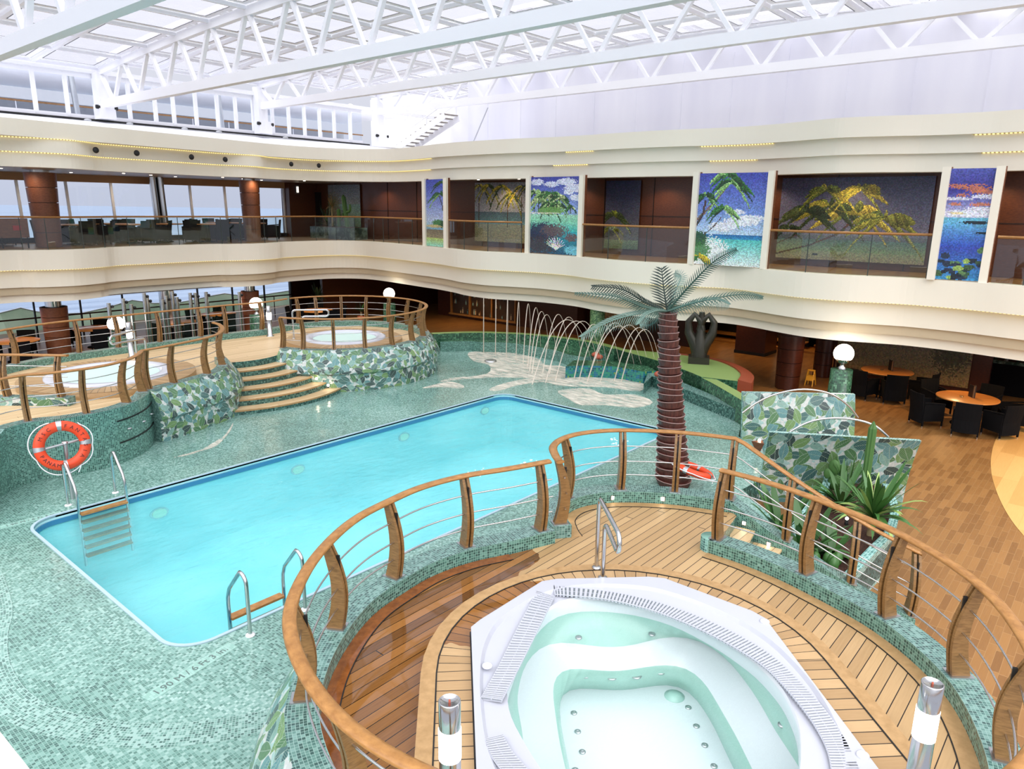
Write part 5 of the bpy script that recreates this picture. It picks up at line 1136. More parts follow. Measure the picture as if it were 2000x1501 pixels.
# ------------------------------------------------------------------ dining furniture
def mk_chair(label, cat='armchair'):
    t = thing('armchair', label, cat, (0, 0, 0))
    e = MB(); K = 6; vs = []
    for s_ in (0, .035):
        for k in range(K+1):
            x = -.29+.58*k/K; dy = -.05*(1-(2*k/K-1)**2)
            vs += [(x*.96, -.27+dy-s_, .12), (x*.96, -.27+dy-s_, .44), (x, -.33+dy-s_, .9+.0)]
    n = 3*(K+1); fs = []
    for k in range(K):
        for j in range(2): a = 3*k+j; fs += [(a, a+3, a+4, a+1), (n+a+1, n+a+4, n+a+3, n+a)]
    fs += [(3*k+2, 3*k+5, n+3*k+5, n+3*k+2) for k in range(K)]+[(0, 1, n+1, n), (1, 2, n+2, n+1), (3*K, n+3*K, n+3*K+1, 3*K+1), (3*K+1, n+3*K+1, n+3*K+2, 3*K+2)]
    e.add(vs, fs); e.build('backrest', m_dark, t)
    e = MB(); e.obox((0, .0, .42), (.56, .56, .1)); e.build('seat', m_dark, t)
    for s_ in (-1, 1):
        e = MB(); e.obox((s_*.285, .0, .4), (.03, .56, .46)); e.build('side_panel', m_dark, t)
        e = MB(); e.bar((s_*.29, -.3, .68), (s_*.29, .28, .63), .05, .03); e.build('armrest', m_dark, t)
        for y in (-.27, .26):
            e = MB(); e.lathe((s_*.28, y, 0), [(.012, .0), (.012, .05)], 6, 1); e.obox((s_*.28, y, .2), (.035, .035, .32)); e.build('leg', [m_dark, m_steel], t)
    return t
chair0 = mk_chair('x'); used = [False]; taken = []
def put_chair(x, y, z, rz, label, group):
    if any(abs(z-c)< .1 and math.hypot(x-a, y-b) < r_ for a, b, c, r_ in taken) or (z == -.5 and 24 < x and x > 24.85): return
    taken.append((x, y, z, .72))
    if not used[0]: used[0] = True; chair0.location = (x, y, z); chair0.rotation_euler = (0, 0, rz); chair0['label'] = label; chair0['group'] = group; return chair0
    return dup(chair0, (x, y, z), rz, label, group)
def mk_table(label, R):
    t = thing('round_table', label, 'table', (0, 0, 0)); e = MB(); e.lathe((0, 0, 0), [(R-.03, .71), (R, .72), (R, .745), (R-.01, .75), (.001, .75)], 40); e.build('tabletop', m_tt, t)
    e = MB(); e.lathe((0, 0, 0), [(.32, 0), (.32, .03), (.06, .06), (.05, .71)], 20); e.build('pedestal', m_dark, t); return t
m_tt = wood('table_teak', C(188, 116, 52), C(216, 148, 76), .12, .3, C(110, 60, 28), .04, 3)
tb0 = mk_table('x', .74); tfirst = [True]
def put_table(x, y, z, label, group):
    taken.append((x, y, z, .85))
    if tfirst[0]: tfirst[0] = False; tb0.location = (x, y, z); tb0['label'] = label; tb0['group'] = group; return tb0
    return dup(tb0, (x, y, z), 0, label, group)
def around(cx, cy, z, R, angs, names, group):
    for a, nm in zip(angs, names):
        r_ = math.radians(a); put_chair(cx+R*cos(r_), cy+R*sin(r_), z, r_+PI/2, nm, group)
taken += [(c1.x, 29.6, 3.4, .9), (c2.x, 29.6, 3.4, .85), (l1.x, 29.5, -.5, .85), (l2.x, 29.5, -.5, .8), (14.6, 32, 3.4, .8), (PY(325, 575, 30.5).x, 30.5, -.5, .7)]
T1_ = P(1733, 723, .25); T2_ = P(1890, 775, .25)
put_table(T1_.x, T1_.y, -.5, 'round teak table behind, the one nearer the globe lamp', 'dining tables on the wooden floor'); put_table(T2_.x, T2_.y, -.5, 'round teak table at the right edge, in front of the other', 'dining tables on the wooden floor')
g = 'black armchairs of the right dining tables'
around(T1_.x, T1_.y, -.5, 1.05, [110, 160, 205, 262, 320, 30], ['black armchair left of the rear right table, nearest the globe lamp', 'black armchair at the near left of the rear right table', 'black armchair seen from behind at the near side of the rear right table', 'black armchair between the two right tables, at the rear one', 'black armchair right behind the rear right table, near the brown pillar', 'black armchair on the far side of the rear right table'], g)
around(T2_.x, T2_.y, -.5, 1.08, [135, 190, 235, 290, 345, 50], ['black armchair left of the front right table', 'black armchair seen squarely from behind at the front right table', 'black armchair at the near right of the front right table', 'black armchair at the right edge beside the front right table', 'black armchair behind the front right table toward the bar', 'black armchair on the far side of the front right table'], g)
m_menu = plain('menu_black', C(30, 28, 28), .4)
for T_, lab in ((T1_, 'black folded menu standing on the rear right table'), (T2_, 'black folded menu standing on the front right table')):
    t = thing('menu_card', lab, 'menu', (T_.x+.05, T_.y-.1, .25)); e = MB(); Mz = Matrix.Rotation(.5, 3, 'Z')
    for s_ in (-1, 1): e.obox((T_.x+.05, T_.y-.1+s_*.04, .415), (.2, .012, .32), Matrix.Rotation(.5+s_*.25, 3, 'Z'))
    e.build('covers', m_menu, t); e = MB(); e.obox((T_.x+.05, T_.y-.1, .41), (.17, .05, .3), Mz); e.build('pages', plain('menu_paper', C(120, 90, 60), .6), t)
    e = MB(); e.lathe((T_.x-.15, T_.y+.12, .25), [(.04, 0), (.05, .05), (.045, .05), (.035, .01), (.001, .01)], 14); tag(e.build('glass_bowl', m_glass), 'small glass bowl beside the '+lab[6:], 'bowl')
# upstairs dining along the windows
k = 0; spots_ = [(10.5, 30.8), (12.6, 30.6), (13.95, 30.95), (15.4, 30.2), (17.8, 31.0), (12.2, 32.0), (7.6, 31.6), (17.2, 32.2)]
tn = ['upstairs table behind the left column', 'upstairs table left of the steel column', 'upstairs table beside the steel column', 'upstairs table between the steel column and the right column', 'upstairs table right of the right column', 'upstairs table close to the windows, left', 'upstairs table at the left edge', 'upstairs table close to the windows, right']
for (x, y), nm in zip(spots_, tn):
    put_table(x, y, 3.4, nm+', round with a teak top', 'dining tables upstairs')
    around(x, y, 3.4, 1.0, [35, 90, 145, 215, 270, 325], ['dark armchair '+w+nm for w in ('far right of ', 'window side of ', 'far left of ', 'near left of ', 'pool side of ', 'near right of ')], 'dark armchairs upstairs')
tn = ['downstairs table at the left edge behind the back railing', 'downstairs table right of the first brown column', 'downstairs table behind the steel posts', 'downstairs table before the second brown column', 'downstairs table behind the chrome grab rail']
for (x, y), nm in zip(((7.7, 29.4), (10.6, 30.3), (13.6, 29.4), (15.8, 30.6), (19.5, 28.6)), tn):
    put_table(x, y, -.5, nm+', round with a teak top', 'dining tables downstairs left')
    around(x, y, -.5, 1.0, [60, 130, 200, 260, 340], ['dark armchair '+w+nm for w in ('far right of ', 'far left of ', 'near left of ', 'near side of ', 'near right of ')], 'dark armchairs downstairs left')
q = P(28, 482, 3.4); t = thing('sign_board', 'brown standing board with a small red sign upstairs at the left edge', 'board', (8.4, 29.6, 3.4)); q = PY(27, 450, 29.4)
e = MB(); e.box(q.x-.45, q.x+.45, 29.4, 29.44, 3.75, 4.4); e.build('panel', m_col, t); e = MB(); [e.box(q.x+s*.38-.02, q.x+s*.38+.02, 29.4, 29.43, 3.4, 3.8) for s in (-1, 1)]; e.build('legs', m_dark, t); e = MB(); e.box(q.x-.02, q.x+.22, 29.385, 29.4, 4.0, 4.16); e.build('red_sign', plain('sign_red', C(170, 40, 40), .5), t)
# planter with cacti upstairs
t = thing('planter', 'low dark marble planter box with plants on the upper deck', 'planter', (21.8, 30, 3.4)); m_marb = NT('marble'); _t = m_marb; _t.bsdf(Base_Color=_t.ramp(_t.noise(_t.coord('Object'), 3, 6, .7), [(.45, C(40, 58, 48)), (.62, C(110, 130, 116))]), Roughness=.15); m_marb = _t.m
e = MB(); e.box(21.3, 22.3, 28.2, 31.4, 3.4, 3.95); e.build('box', m_marb, t); e = MB(); e.box(21.35, 22.25, 28.3, 31.3, 3.95, 3.97); e.build('soil', m_soil, t)
yucca('spiky agave on the left of the upstairs planter', V(21.8, 30.6, 3.97), 40, .75, .0, .03, [m_dkgreen, m_mid], 11, None, 'agave', .6, 1.8)
m_c2 = m_cactus; 
cactus('tall dark column cactus on the right of the upstairs planter', V(21.8, 29.05, 3.97), 1.5, .11, [(1.2, .5, .5), (-1.5, .7, .35)], 8, V(0, .25, 0)); cactus('short dark cactus in the middle of the upstairs planter', V(21.8, 29.7, 3.97), .85, .09, [(1.0, .3, .4), (-1.2, .35, .3)], 8)
yucca('reddish feathery plant against the upstairs lagoon mural', V(21.85, 30.3, 3.97), 50, .45, .9, .012, [plain('dry_leaf', C(150, 112, 70), .7), m_mid], 12, None, 'feathery_plant', .1, 1.8)
# ------------------------------------------------------------------ downstairs right: walls, bar, display
struct(MB().box(31, 31.3, -2, 34, -.5, 1.7).build('wall_right', m_dbrown))
struct(MB().box(21.3, 31, 30.6, 30.8, -.5, 1.7).build('wall_right', m_brown))
struct(MB().box(26.2, 31, 18.6, 27.5, -.5, 1.7).build('wall_right', m_dbrown))
t = thing('shop_window', 'lit display window with bottles in the dark wooden wall', 'shop window', (26.1, 24, -.3)); e = MB()
for y in (26.4, 25.1, 23.6, 22.1): e.box(26.05, 26.2, y-.04, y+.04, -.3, 1.3)
e.box(26.0, 26.2, 22, 26.5, -.36, -.28); e.box(26.05, 26.2, 22, 26.5, 1.2, 1.3); e.build('frame', m_rail, t); e = MB(); e.box(26.12, 26.13, 22.1, 26.4, -.3, 1.25); e.build('pane', m_win, t)
e = MB(); e.box(26.16, 26.19, 22.1, 26.4, -.28, 1.2); e.build('back', plain('display_back', C(70, 50, 34), .4), t)
gi = 0
for k in range(36):
    y = 22.3+4.0*random.random(); z = random.choice((-.25, .2, .62)); h = random.uniform(.15, .32); e = MB(); e.lathe((26.145, y, z), [(.03, 0), (.03, h*.6), (.01, h*.75), (.01, h)], 6); e.build('bottle', [plain('b1', C(150, 90, 40), .2), plain('b2', C(60, 80, 70), .2), plain('b3', C(190, 160, 110), .2)][k % 3] if k < 3 else [m_teak2, m_marb, m_pale][k % 3], t)
struct(MB().box(25.5, 25.7, 2.9, 7.4, -.5, 1.7).build('wall_right', m_dbrown))
r = Ras(110, 50, 9); r.grad(.5, 1, (120, 110, 90), (150, 130, 100)); r.grad(0, .5, (150, 124, 84), (128, 118, 88)); r.line([(.0, .85), (.3, .8), (.6, .68), (1, .45)], .02, (90, 84, 70)); r.blob(.85, .5, .12, .3, (70, 70, 50), .8, .8); r.blob(.3, .95, .2, .08, (110, 116, 60), .8, .8)
mural('m', 'dim sandy beach mural downstairs behind the rear right table', (25.42, 7.3), (25.42, 3.4), -.2, 1.66, r)
r = Ras(50, 40, 10); r.grad(0, 1, (180, 140, 80), (170, 150, 96)); r.blob(.5, .7, .5, .2, (120, 100, 60), .6, .9); r.blob(.3, .3, .3, .2, (196, 160, 100), .6, .8)
mural('m', 'dim ochre mural downstairs left of the palm trunk', (26.95, 18.4), (26.95, 15.6), -.1, 1.66, r)
struct(MB().box(27.05, 27.3, 13.2, 18.6, -.5, 1.7).build('wall_right', m_dbrown))
column('thick round brown column on the wooden floor behind the pale leaf-tiled screen', 22.85, 7.95, -.5, 1.66, .36, .42, 0, m_dbrown)
column('dark brown column right of the thick round column', 25.4, 7.7, -.5, 1.66, .3, .3, 0, m_dbrown)
t = thing('tiled_column', 'round green mosaic column beside the fountain jets', 'column', (21.3, 15.1, -.5)); q = PX(1166, 640, 20.9); e = MB(); e.lathe((q.x, q.y, -.5), [(.26, 0), (.26, 2.16)], 24); e.build('shaft', mosaic('mosaic_col', [(0, C(60, 96, 64)), (.4, C(96, 132, 88)), (.7, C(130, 160, 110))], .04, .25, C(110, 140, 100)), t); t.location = (q.x, q.y, -.5)
for o_2 in t.children: o_2.data.transform(Matrix.Translation((21.3-q.x, 15.1-q.y, 0)))
q = P(1475, 688, -.5); t = thing('wooden_pillar', 'square dark wooden pillar behind the bronze sculpture', 'pillar', tuple(q)); e = MB(); e.obox((q.x, q.y, .6), (1.2, 1.2, 2.2)); e.build('body', m_dbrown, t); e = MB(); e.obox((q.x, q.y, -.44), (1.24, 1.24, .12)); e.build('plinth', m_blk, t)
q = P(1868, 762, -.5); t = thing('wooden_pillar', 'broad red-brown wooden pillar beside the bar', 'pillar', tuple(q)); e = MB(); e.obox((q.x+.45, q.y+.15, .6), (.9, 1.2, 2.2)); e.build('body', m_brown, t)
for z in (.1, .7): e = MB(); e.obox((q.x+.45, q.y+.15, z), (.91, 1.21, .012)); e.build('groove', m_blk, t)
t = thing('bar_counter', 'dark bar counter with a stone top at the right edge', 'bar counter', (24, 1, -.5)); q1 = P(1912, 698, .6); q2 = P(2010, 722, .6)
e = MB(); e.obox((q1.x+.9, q1.y-2.6, .0), (1.6, 5.0, 1.0)); e.build('front', m_dark, t); e = MB(); e.obox((q1.x+.85, q1.y-2.6, .55), (1.8, 5.1, .1)); e.build('counter_top', m_marb, t)
for k in range(9):
    y = q1.y-.35-.3*k; x = q1.x+.6
    if k < 4: e = MB(); e.lathe((x+.1, y, .6), [(.05, 0), (.05, .18), (.02, .22), (.02, .3)], 10); tag(e.build('bottle', m_sat if k % 2 else m_marb), ['first bottle on the bar from the brown pillar', 'second bottle on the bar', 'third bottle on the bar', 'bottle beside the plates on the bar'][k], 'bottle', 'bottles on the bar')
    else:
        for j in range(4): e = MB(); e.lathe((x, y, .6+.02*j), [(.07, 0), (.11, .015), (.001, .012)], 14); tag(e.build('plate', m_acryl), 'white plate in stack %s from the left on the bar, %s' % (['one', 'two', 'three', 'four', 'five'][k-4], ['bottom', 'second from bottom', 'second from top', 'top'][j]), 'plate', 'white plates stacked on the bar')
# shelves with candles and low steps far back
for (xa, ya, yb, lab) in ((30.2, 9.8, 14.2, 'lit shelf counter far behind the bronze sculpture'), (30.2, 5.2, 9.4, 'lit shelf counter far behind the round brown columns')):
    t = thing('back_bar', lab, 'counter', (xa, ya, -.5)); e = MB(); e.box(xa, xa+.7, ya, yb, -.5, .35); e.build('front', m_blk, t); e = MB(); e.box(xa-.1, xa+.75, ya, yb, .35, .42); e.box(xa-.6, xa, ya, yb, -.25, -.2); e.build('shelf', m_rail, t)
    for k in range(8):
        y = ya+.3+k*(yb-ya-.5)/8; e = MB(); e.sphere((xa+.3, y, .95), .03, 8); e.sphere((xa+.3, y+.1, .62), .03, 8); e.build('small_light', m_spot, t)
e = MB(); e.box(29.2, 30.4, 5, 15, -.5, -.42); struct(e.build('trim_5', m_rail))
q = P(1658, 745, -.4); t = thing('wet_floor_sign', 'small yellow floor sign beyond the pale leaf-tiled screen', 'sign', (23.2, 6.9, -.5)); q = P(1582, 752, -.5); t.location = (q.x, q.y, -.5)
e = MB(); 
for s_ in (-1, 1): 
    for w in (-.12, .12): e.bar(q+V(s_*.16, w, 0), q+V(s_*.03, w*.8, .5), .03, .015)
    e.bar(q+V(s_*.03, -.11, .5), q+V(s_*.03, .11, .5), .03, .03); e.bar(q+V(s_*.1, -.11, .25), q+V(s_*.1, .11, .25), .02, .16)
e.build('frame', plain('sign_yellow', C(226, 168, 50), .5), t)
for x, y, X, lab in ((1018, 582, 22.5, 'pale green exit sign hanging right of the display window'), (1555, 648, 22.6, 'pale exit sign hanging beside the thick round column')):
    q = PX(x, y, X); t = thing('exit_sign', lab, 'sign', tuple(q)); e = MB(); e.obox(q, (.03, .34, .15)); e.build('panel', emit('exit_glow', (.55, .8, .72, 1), .5), t); e = MB(); e.bar((q.x, q.y, q.z+.07), (q.x, q.y, 1.66), .02, .02); e.build('hanger', m_sat, t)
# houseplants downstairs left
yucca('dark bushy potted plant before the downstairs wooden wall', V(20.5, 29.9, .5), 60, .5, .1, .04, [m_dkgreen, m_dkgreen], 21, None, 'potted_plant', .2, 1.9); MBp = MB().lathe((20.5, 30.0, -.5), [(.25, 0), (.32, .9), (.001, 1.0)], 18); tag(MBp.build('plant_pot', m_dark), 'dark pot under the bushy plant at the downstairs wall', 'pot')
q = P(700, 640, -.5); yucca('leafy plant in an orange pot behind the far round hot tub', V(21.3, 27.6, -.1), 24, .6, .2, .03, [m_dkgreen, m_mid], 22, None, 'potted_plant'); tag(MB().lathe((21.3, 27.6, -.5), [(.14, 0), (.2, .4), (.001, .4)], 16).build('plant_pot', plain('pot_orange', C(190, 100, 60), .5)), 'orange pot behind the far round hot tub', 'pot')
# ================================================================== deck above with white windows
ws = [7.2, 8.1, 9.35, 10.35, 11.3, 12.45, 13.4, 14.1, 15.0, 15.9, 16.7, 17.5, 18.4, 19.2, 20.0, 20.8, 21.6, 22.5, 23.2]
for i, x in enumerate(ws[:-1]):
    x1 = ws[i+1]; w = MB(); y = 29.5
    w.box(x-.06, x+.06, y-.06, y+.06, 7.9, 9.4); w.box(x, x1, y-.05, y+.05, 9.25, 9.42); w.box(x, x1, y-.05, y+.05, 7.85, 8.0)
    o = struct(w.build('window_%d' % (i+41), m_white)); e = MB(); e.box(x, x1, y, y+.01, 8, 9.25); e.build('pane', m_win, o)
struct(MB().box(2, 23.5, 29.3, 29.42, 7.8, 7.86).build('trim_6', m_blk))
e = MB(); L_ = [p for p in upp if p.y > 24.5 and p.x < 21.4]
vs = []; 
for p in L_: vs += [V(p.x, p.y+.02, 7.352), V(p.x, 29.6 if p.x < 20.5 else 29.6, 7.82)]
e.add(vs, [(2*i, 2*i+2, 2*i+3, 2*i+1) for i in range(len(L_)-1)]); struct(e.build('trim_7', m_white))
struct(MB().box(21.9, 27, 22, 31, 7.2, 7.34).build('floor', m_white))
struct(MB().box(-2, 27, 29.6, 37, 7.5, 7.8).build('floor', m_white))
for a, b, lab in ((150, 190, 'short round speaker'),): pass
for i, (x, y) in enumerate(((172, 239), (254, 247), (361, 256), (428, 262), (558, 274))):
    q = PY(x, y, 27.6); q.z = 7.36+.17*(27.6-26.6)+.12; e = MB(); e.sphere(q, .08, 12, sc=(1.5, 1, .5)); tag(e.build('ledge_light', m_sat), ['first', 'second', 'third', 'fourth', 'fifth'][i]+' small round fitting from the left on the white ledge', 'light fitting', 'fittings on the white ledge')
t = thing('outer_railing', 'teak-topped outer railing behind the white windows of the top deck', 'railing', (12, 33, 7.8)); e = MB(); e.tube([V(3, 33, 8.65), V(26, 33, 8.65)], .035, 8); e.build('handrail', m_rail, t)
for k in range(14): e = MB(); e.tube([V(3+1.7*k, 33, 7.8), V(3+1.7*k, 33, 8.62)], .02, 6); e.build('post', m_white, t)
for k, x in enumerate((11.2, 16.9)): tag(MB().tube([V(x, 31, 7.8), V(x-.1, 31, 9.5)], .1, 12).build('flue_pipe', m_sat), ['steel pipe behind the first bay of top windows', 'steel pipe behind the second bay of top windows'][k], 'pipe')
struct(MB().box(-2, 27, 31, 36, 9.5, 9.7).build('ceiling', m_white)); struct(MB().box(-2, 27, 36, 36.2, 7.5, 9.05).build('wall_left', plain('grey_bulwark', C(168, 172, 178), .6)))
q = PY(695, 205, 29.0); t = thing('wall_lamp', 'glowing lamp behind the last top window', 'lamp', (q.x, 30.2, 7.8)); e = MB(); e.sphere((q.x+.6, 30.2, q.z), .2, 16); e.build('globe', m_globe, t); e = MB(); e.tube([(q.x+.6, 30.2, 7.8), (q.x+.6, 30.2, q.z-.2)], .05, 10); e.build('post', m_white, t)
# white panelled wall on the right with seams
WX = 26.5
_t = NT('white_panels'); _n = _t.noise(_t.mapping(_t.coord('Object'), (1, .7, .12)), 1.2, 3); _t.bsdf(Base_Color=_t.ramp(_n, [(.3, C(226, 226, 238)), (.7, C(238, 238, 246))]), Roughness=.4); m_wp = _t.m
struct(MB().box(WX, WX+.2, -3, 25.6, 7.2, 10.9).build('wall_right', m_wp))
for y in [p for p in range(0, 25, 2)]: struct(MB().box(WX-.02, WX, y+.3, y+.33, 7.2, 10.5).build('trim_8', m_wp))
struct(MB().box(WX+2.5, WX+2.7, 25.6, 36, 7.2, 11).build('wall_back', m_white))
t = thing('outside_stairs', 'white ship stairs with grey treads at the far corner of the top deck', 'stairs', (25, 26, 7.4)); a = PX(778, 283, 25.6); b = PX(862, 222, 25.6); m_tr = plain('tread_grey', C(150, 142, 134), .6)
for k in range(10):
    p = a.lerp(b, k/9); e = MB(); e.obox(p+V(.5, 0, 0), (1.0, .3, .04)); e.build('tread', m_tr, t)
for dx in (0, 1.0): 
    e = MB(); e.bar(a+V(dx, .2, -.2), b+V(dx, -.2, -.1), .05, .28); e.build('stringer', m_white, t); e = MB(); e.tube([a+V(dx, .2, .9), b+V(dx, -.2, 1.0)], .025, 6); e.tube([a+V(dx, .2, .5), b+V(dx, -.2, .6)], .015, 6)
    for k in range(4): p = a.lerp(b, k/3)+V(dx, 0, 0); e.tube([p, p+V(0, 0, .95)], .02, 6)
    e.build('stair_rail', m_white, t)
t = thing('brace_rod', 'slanted grey rod in front of the white panelled wall', 'rod', tuple(PX(926, 274, 26))); e = MB(); _q = PX(953, 210, 26); e.tube([PX(926, 274, 26)-(_q-PX(926, 274, 26)).normalized()*.7, _q], .025, 6); e.build('rod', m_sat, t)
# ================================================================== glass roof
TX = [5.14, 11.41, 17.68, 23.95]; zb = [7.87, 8.38, 8.97, 9.36]; zt = [8.85, 9.42, 9.72, 10.0]
def arch(y, z): return z+.56*(1-((y-14.6)/14.6)**2)
ny = 15; YN = [29.2-2.0*k for k in range(ny+1)]
tl = ['roof truss nearest the camera, crossing the top left of the photo', 'second roof truss from the camera, with the heaviest lower beam in view', 'third roof truss from the camera', 'farthest roof truss, in front of the white panelled wall']
m_truss = plain('truss_paint', C(242, 242, 246), .35)
for i, X in enumerate(TX):
    t = thing('roof_truss', tl[i], 'truss', (X, 29.2, 7.8), 'white trusses under the glass roof')
    e = MB(); e.box(X-.11, X+.11, -2, 29.0, zb[i]-.14, zb[i]+.14); e.build('bottom_chord', m_truss, t)
    for k in range(ny): e = MB(); e.bar((X, YN[k], arch(YN[k], zt[i])), (X, YN[k+1], arch(YN[k+1], zt[i])), .16, .16); e.build('top_chord', m_truss, t)
    for k in range(ny):
        ym = (YN[k]+YN[k+1])/2; s_ = .09
        e = MB(); e.bar((X, YN[k]-s_, arch(YN[k], zt[i])), (X, ym+s_, zb[i]+.1), .11, .11, 0, (1, 0, 0)); e.build('brace', m_truss, t)
        e = MB(); e.bar((X, YN[k+1]+s_, arch(YN[k+1], zt[i])), (X, ym-s_, zb[i]+.1), .11, .11, 0, (1, 0, 0)); e.build('brace', m_truss, t)
    e = MB(); e.box(X-.2, X+.2, 29.0, 29.4, 7.9, arch(29.2, zt[i])); e.build('leg', m_truss, t); e = MB(); e.box(X-.28, X+.28, 28.85, 29.35, 7.86, 8.35); e.build('foot', m_truss, t)
    for s_ in (-1, 1): e = MB(); e.tube([V(X+s_*.24, 28.9, 8.25), V(X+s_*.36, 28.9, 8.25)], .07, 10); e.build('buffer', m_blk, t)
bays = [(-1.1, 5.14, zt[0]+.12, 'glass roof bay nearest the camera at the top left'), (5.14, 11.41, zt[1]+.12, 'second glass roof bay from the camera'), (11.41, 17.68, zt[2]+.12, 'third glass roof bay from the camera'), (17.68, 23.95, zt[3]+.1, 'fourth glass roof bay before the white wall'), (23.95, 28.9, zt[3]+.5, 'last glass roof bay above the white wall')]
m_frame = plain('roof_frame', C(242, 242, 248), .4)
for x0, x1, z, lab in bays:
    t = thing('glass_roof', lab, 'roof', (x0, 29.2, z), 'bays of the sliding glass roof'); th = [x0+(x1-x0)*k/3 for k in range(4)]
    for k in range(ny+1): e = MB(); e.box(x0, x1, YN[k]-.05, YN[k]+.05, arch(YN[k], z)-.04, arch(YN[k], z)+.06); e.build('purlin', m_frame, t)
    for x in th:
        e = MB()
        for k in range(ny): e.bar((x, YN[k], arch(YN[k], z)), (x, YN[k+1], arch(YN[k+1], z)), .1, .1)
        e.build('rafter', m_frame, t)
    proto = None
    for k in range(ny):
        for j in range(3):
            a = (th[j]+.06, YN[k+1]+.06, arch(YN[k+1]+.06, z)+.06); e = MB(); xa, xb = th[j]+.065, th[j+1]-.065; ya, yb = YN[k+1]+.06, YN[k]-.06
            za, zc = arch(YN[k+1], z)+.07, arch(YN[k], z)+.07; m_ = .17
            def Z(y): return za+(zc-za)*(y-ya)/(yb-ya)
            I = [(xa+m_, ya+m_), (xb-m_, ya+m_), (xb-m_, yb-m_), (xa+m_, yb-m_)]; I2 = [(xa+m_+.03, ya+m_+.03), (xb-m_-.03, ya+m_+.03), (xb-m_-.03, yb-m_-.03), (xa+m_+.03, yb-m_-.03)]; O = [(xa, ya), (xb, ya), (xb, yb), (xa, yb)]
            vs = [V(x, y, Z(y)) for x, y in O]+[V(x, y, Z(y)) for x, y in I]+[V(x, y, Z(y)+.0) for x, y in I2]
            fs = [(q, (q+1) % 4, 4+(q+1) % 4, 4+q) for q in range(4)]; e.add(vs, fs, None, 1); e.add(vs, [(4+q, 4+(q+1) % 4, 8+(q+1) % 4, 8+q) for q in range(4)], None, 2); e.add(vs, [(8, 9, 10, 11)], None, 0)
            e.build('pane', [m_roofglass, m_frame, m_blk], t)
# tie beam edge at the gallery side and end wall of the roof
struct(MB().box(-2, 28.9, 29.3, 29.5, 9.4, 9.55).build('trim_9', m_frame))
# ================================================================== near balcony edge at the lower left corner
q = P(-40, 1440, 2.4); e = MB(); a = P(0, 1428, 2.4); b = P(58, 1501, 2.4); d = (b-a).normalized(); n = V(d.y, -d.x, 0)
a2 = a-d*3; b2 = b+d*3
nn = n if (a+n-V(0, 0, 2.4)).length < (a-n-V(0, 0, 2.4)).length else -n
e.prism([(a2.x, a2.y), (b2.x, b2.y), (b2.x+nn.x*.5, b2.y+nn.y*.5), (a2.x+nn.x*.5, a2.y+nn.y*.5)], 1.9, 2.4); struct(e.build('trim_10', m_cream))
e = MB(); e.tube(crom([P(478, 1501, .3)+V(0, 0, 0), P(497, 1494, .6), P(520, 1510, .3)], 5), .025, 8)
# ================================================================== light
w = bpy.data.worlds.new('overcast'); scn.world = w; w.use_nodes = True; nt = w.node_tree; bg = nt.nodes['Background']
tc = nt.nodes.new('ShaderNodeTexCoord'); sx = nt.nodes.new('ShaderNodeSeparateXYZ'); nt.links.new(tc.outputs['Generated'], sx.inputs[0])
cr_ = nt.nodes.new('ShaderNodeValToRGB'); els = cr_.color_ramp.elements; els[0].position = .0; els[0].color = (.262, .274, .322, 1); els[1].position = 1; els[1].color = (.62, .62, .65, 1); e3 = els.new(.3); e3.color = (.36, .362, .395, 1)
nt.links.new(sx.outputs[2], cr_.inputs[0]); nt.links.new(cr_.outputs[0], bg.inputs[0]); bg.inputs[1].default_value = 1.7
sun = bpy.data.lights.new('soft_daylight', 'SUN'); sun.energy = 4.6; sun.angle = math.radians(110); so = bpy.data.objects.new('soft_daylight', sun); COL.objects.link(so); so.rotation_euler = (.25, -.3, 0)
def lamp(x, y, z, en, col=(1, .72, .42), r=.06, spot=140):
    l = bpy.data.lights.new('downlight', 'SPOT'); l.energy = en; l.color = col; l.shadow_soft_size = r; l.spot_size = math.radians(spot); l.spot_blend = .6
    o = bpy.data.objects.new('downlight', l); COL.objects.link(o); o.location = (x, y, z)
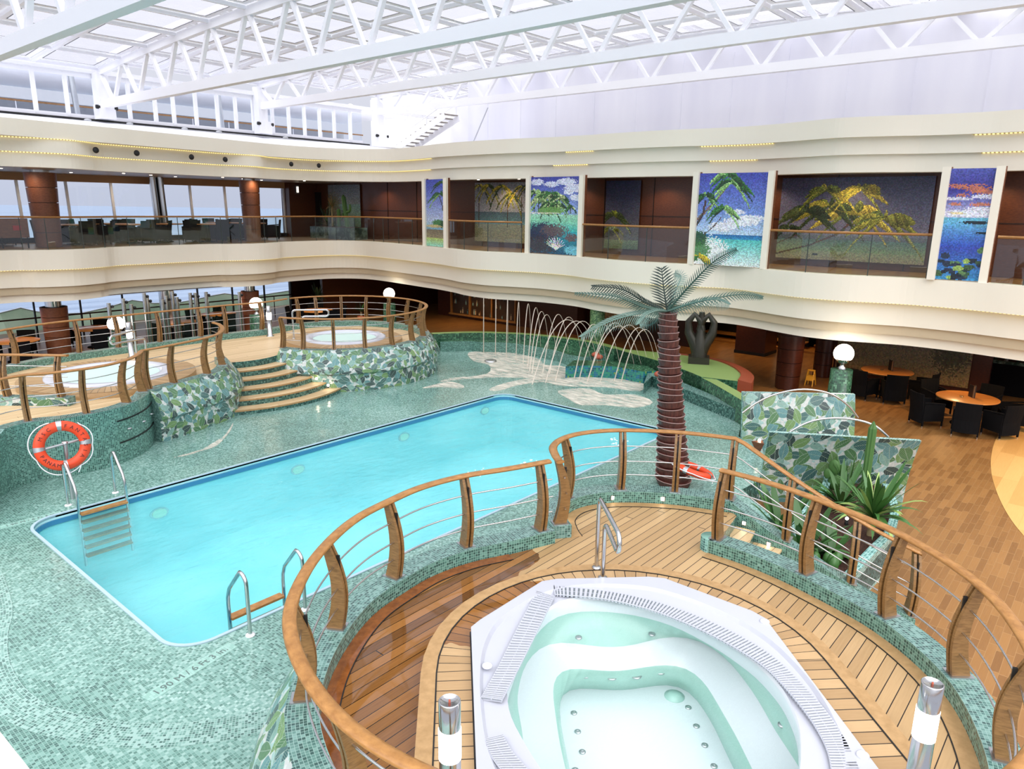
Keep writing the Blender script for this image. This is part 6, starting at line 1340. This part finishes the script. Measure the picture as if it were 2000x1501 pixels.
m_dl = emit('downlight_glow', (1, .85, .65, 1), 6)
for x, y in ((8.5, 28.9), (9.5, 31.5), (13, 29.5), (13, 32), (17, 29), (17, 31.8), (20.5, 30)): lamp(x, y, 5.95, 34, (1, .82, .6), .15, 170)
for y in (3, 6.5, 9, 12.5, 16, 19.5, 24, 27): lamp(21.9, y, 5.95, 44)
for x, y in ((23, 3.5), (22.5, 6.5), (27, 8), (27, 12), (23.5, 18), (24.6, 24), (28.5, 4.5), (21.5, 1), (29.5, 11)): lamp(x, y, 1.6, 80, (1, .62, .28))
for x, y in ((8, 30), (12, 30), (16, 30), (20, 29)): lamp(x, y, 1.6, 50, (1, .66, .36))
k = 0
for x, y, z in [(8+1.3*i, 29.3+.7*(i % 3), 6.03) for i in range(10)]+[(21.7, 1.5+2.1*i, 6.03) for i in range(13)]+[(24+1.5*(i % 4), 3+2.2*(i//2), 1.66) for i in range(8)]:
    e = MB(); e.lathe((x, y, z-.012), [(.05, 0), (.05, .012)], 12); t = e.build('downlight', m_dl); tag(t, ('small round ceiling downlight above the upstairs left dining area', 'small round ceiling downlight along the right upstairs gallery', 'small round ceiling downlight above the downstairs wooden floor')[0 if k < 10 else 1 if k < 23 else 2], 'downlight', ('downlights upstairs left', 'downlights in the right gallery', 'downlights over the wooden floor')[0 if k < 10 else 1 if k < 23 else 2]); k += 1
vs_ = scn.view_settings; vs_.view_transform = 'Standard'; vs_.look = 'None'; vs_.gamma = 1; vs_.exposure = 0.47; vs_.use_curve_mapping = False
scn.cycles.diffuse_bounces = 6; scn.cycles.transparent_max_bounces = 24
# curved border of smaller tiles at the near left of the deck
bp = crom([P(*p, 0) for p in ((-60, 1040), (0, 1100), (30, 1180), (22, 1240), (30, 1300), (80, 1360), (180, 1395), (300, 1408), (420, 1400), (545, 1378))], 6)
e = MB(); e.sweep(offs(bp, -.2), [(-.17, .001), (-.17, .004), (.17, .004), (.17, .001)]); struct(e.build('floor', mosaic('mosaic_border', TEAL[:5], .03, .2, C(156, 186, 178), .09, .3)))
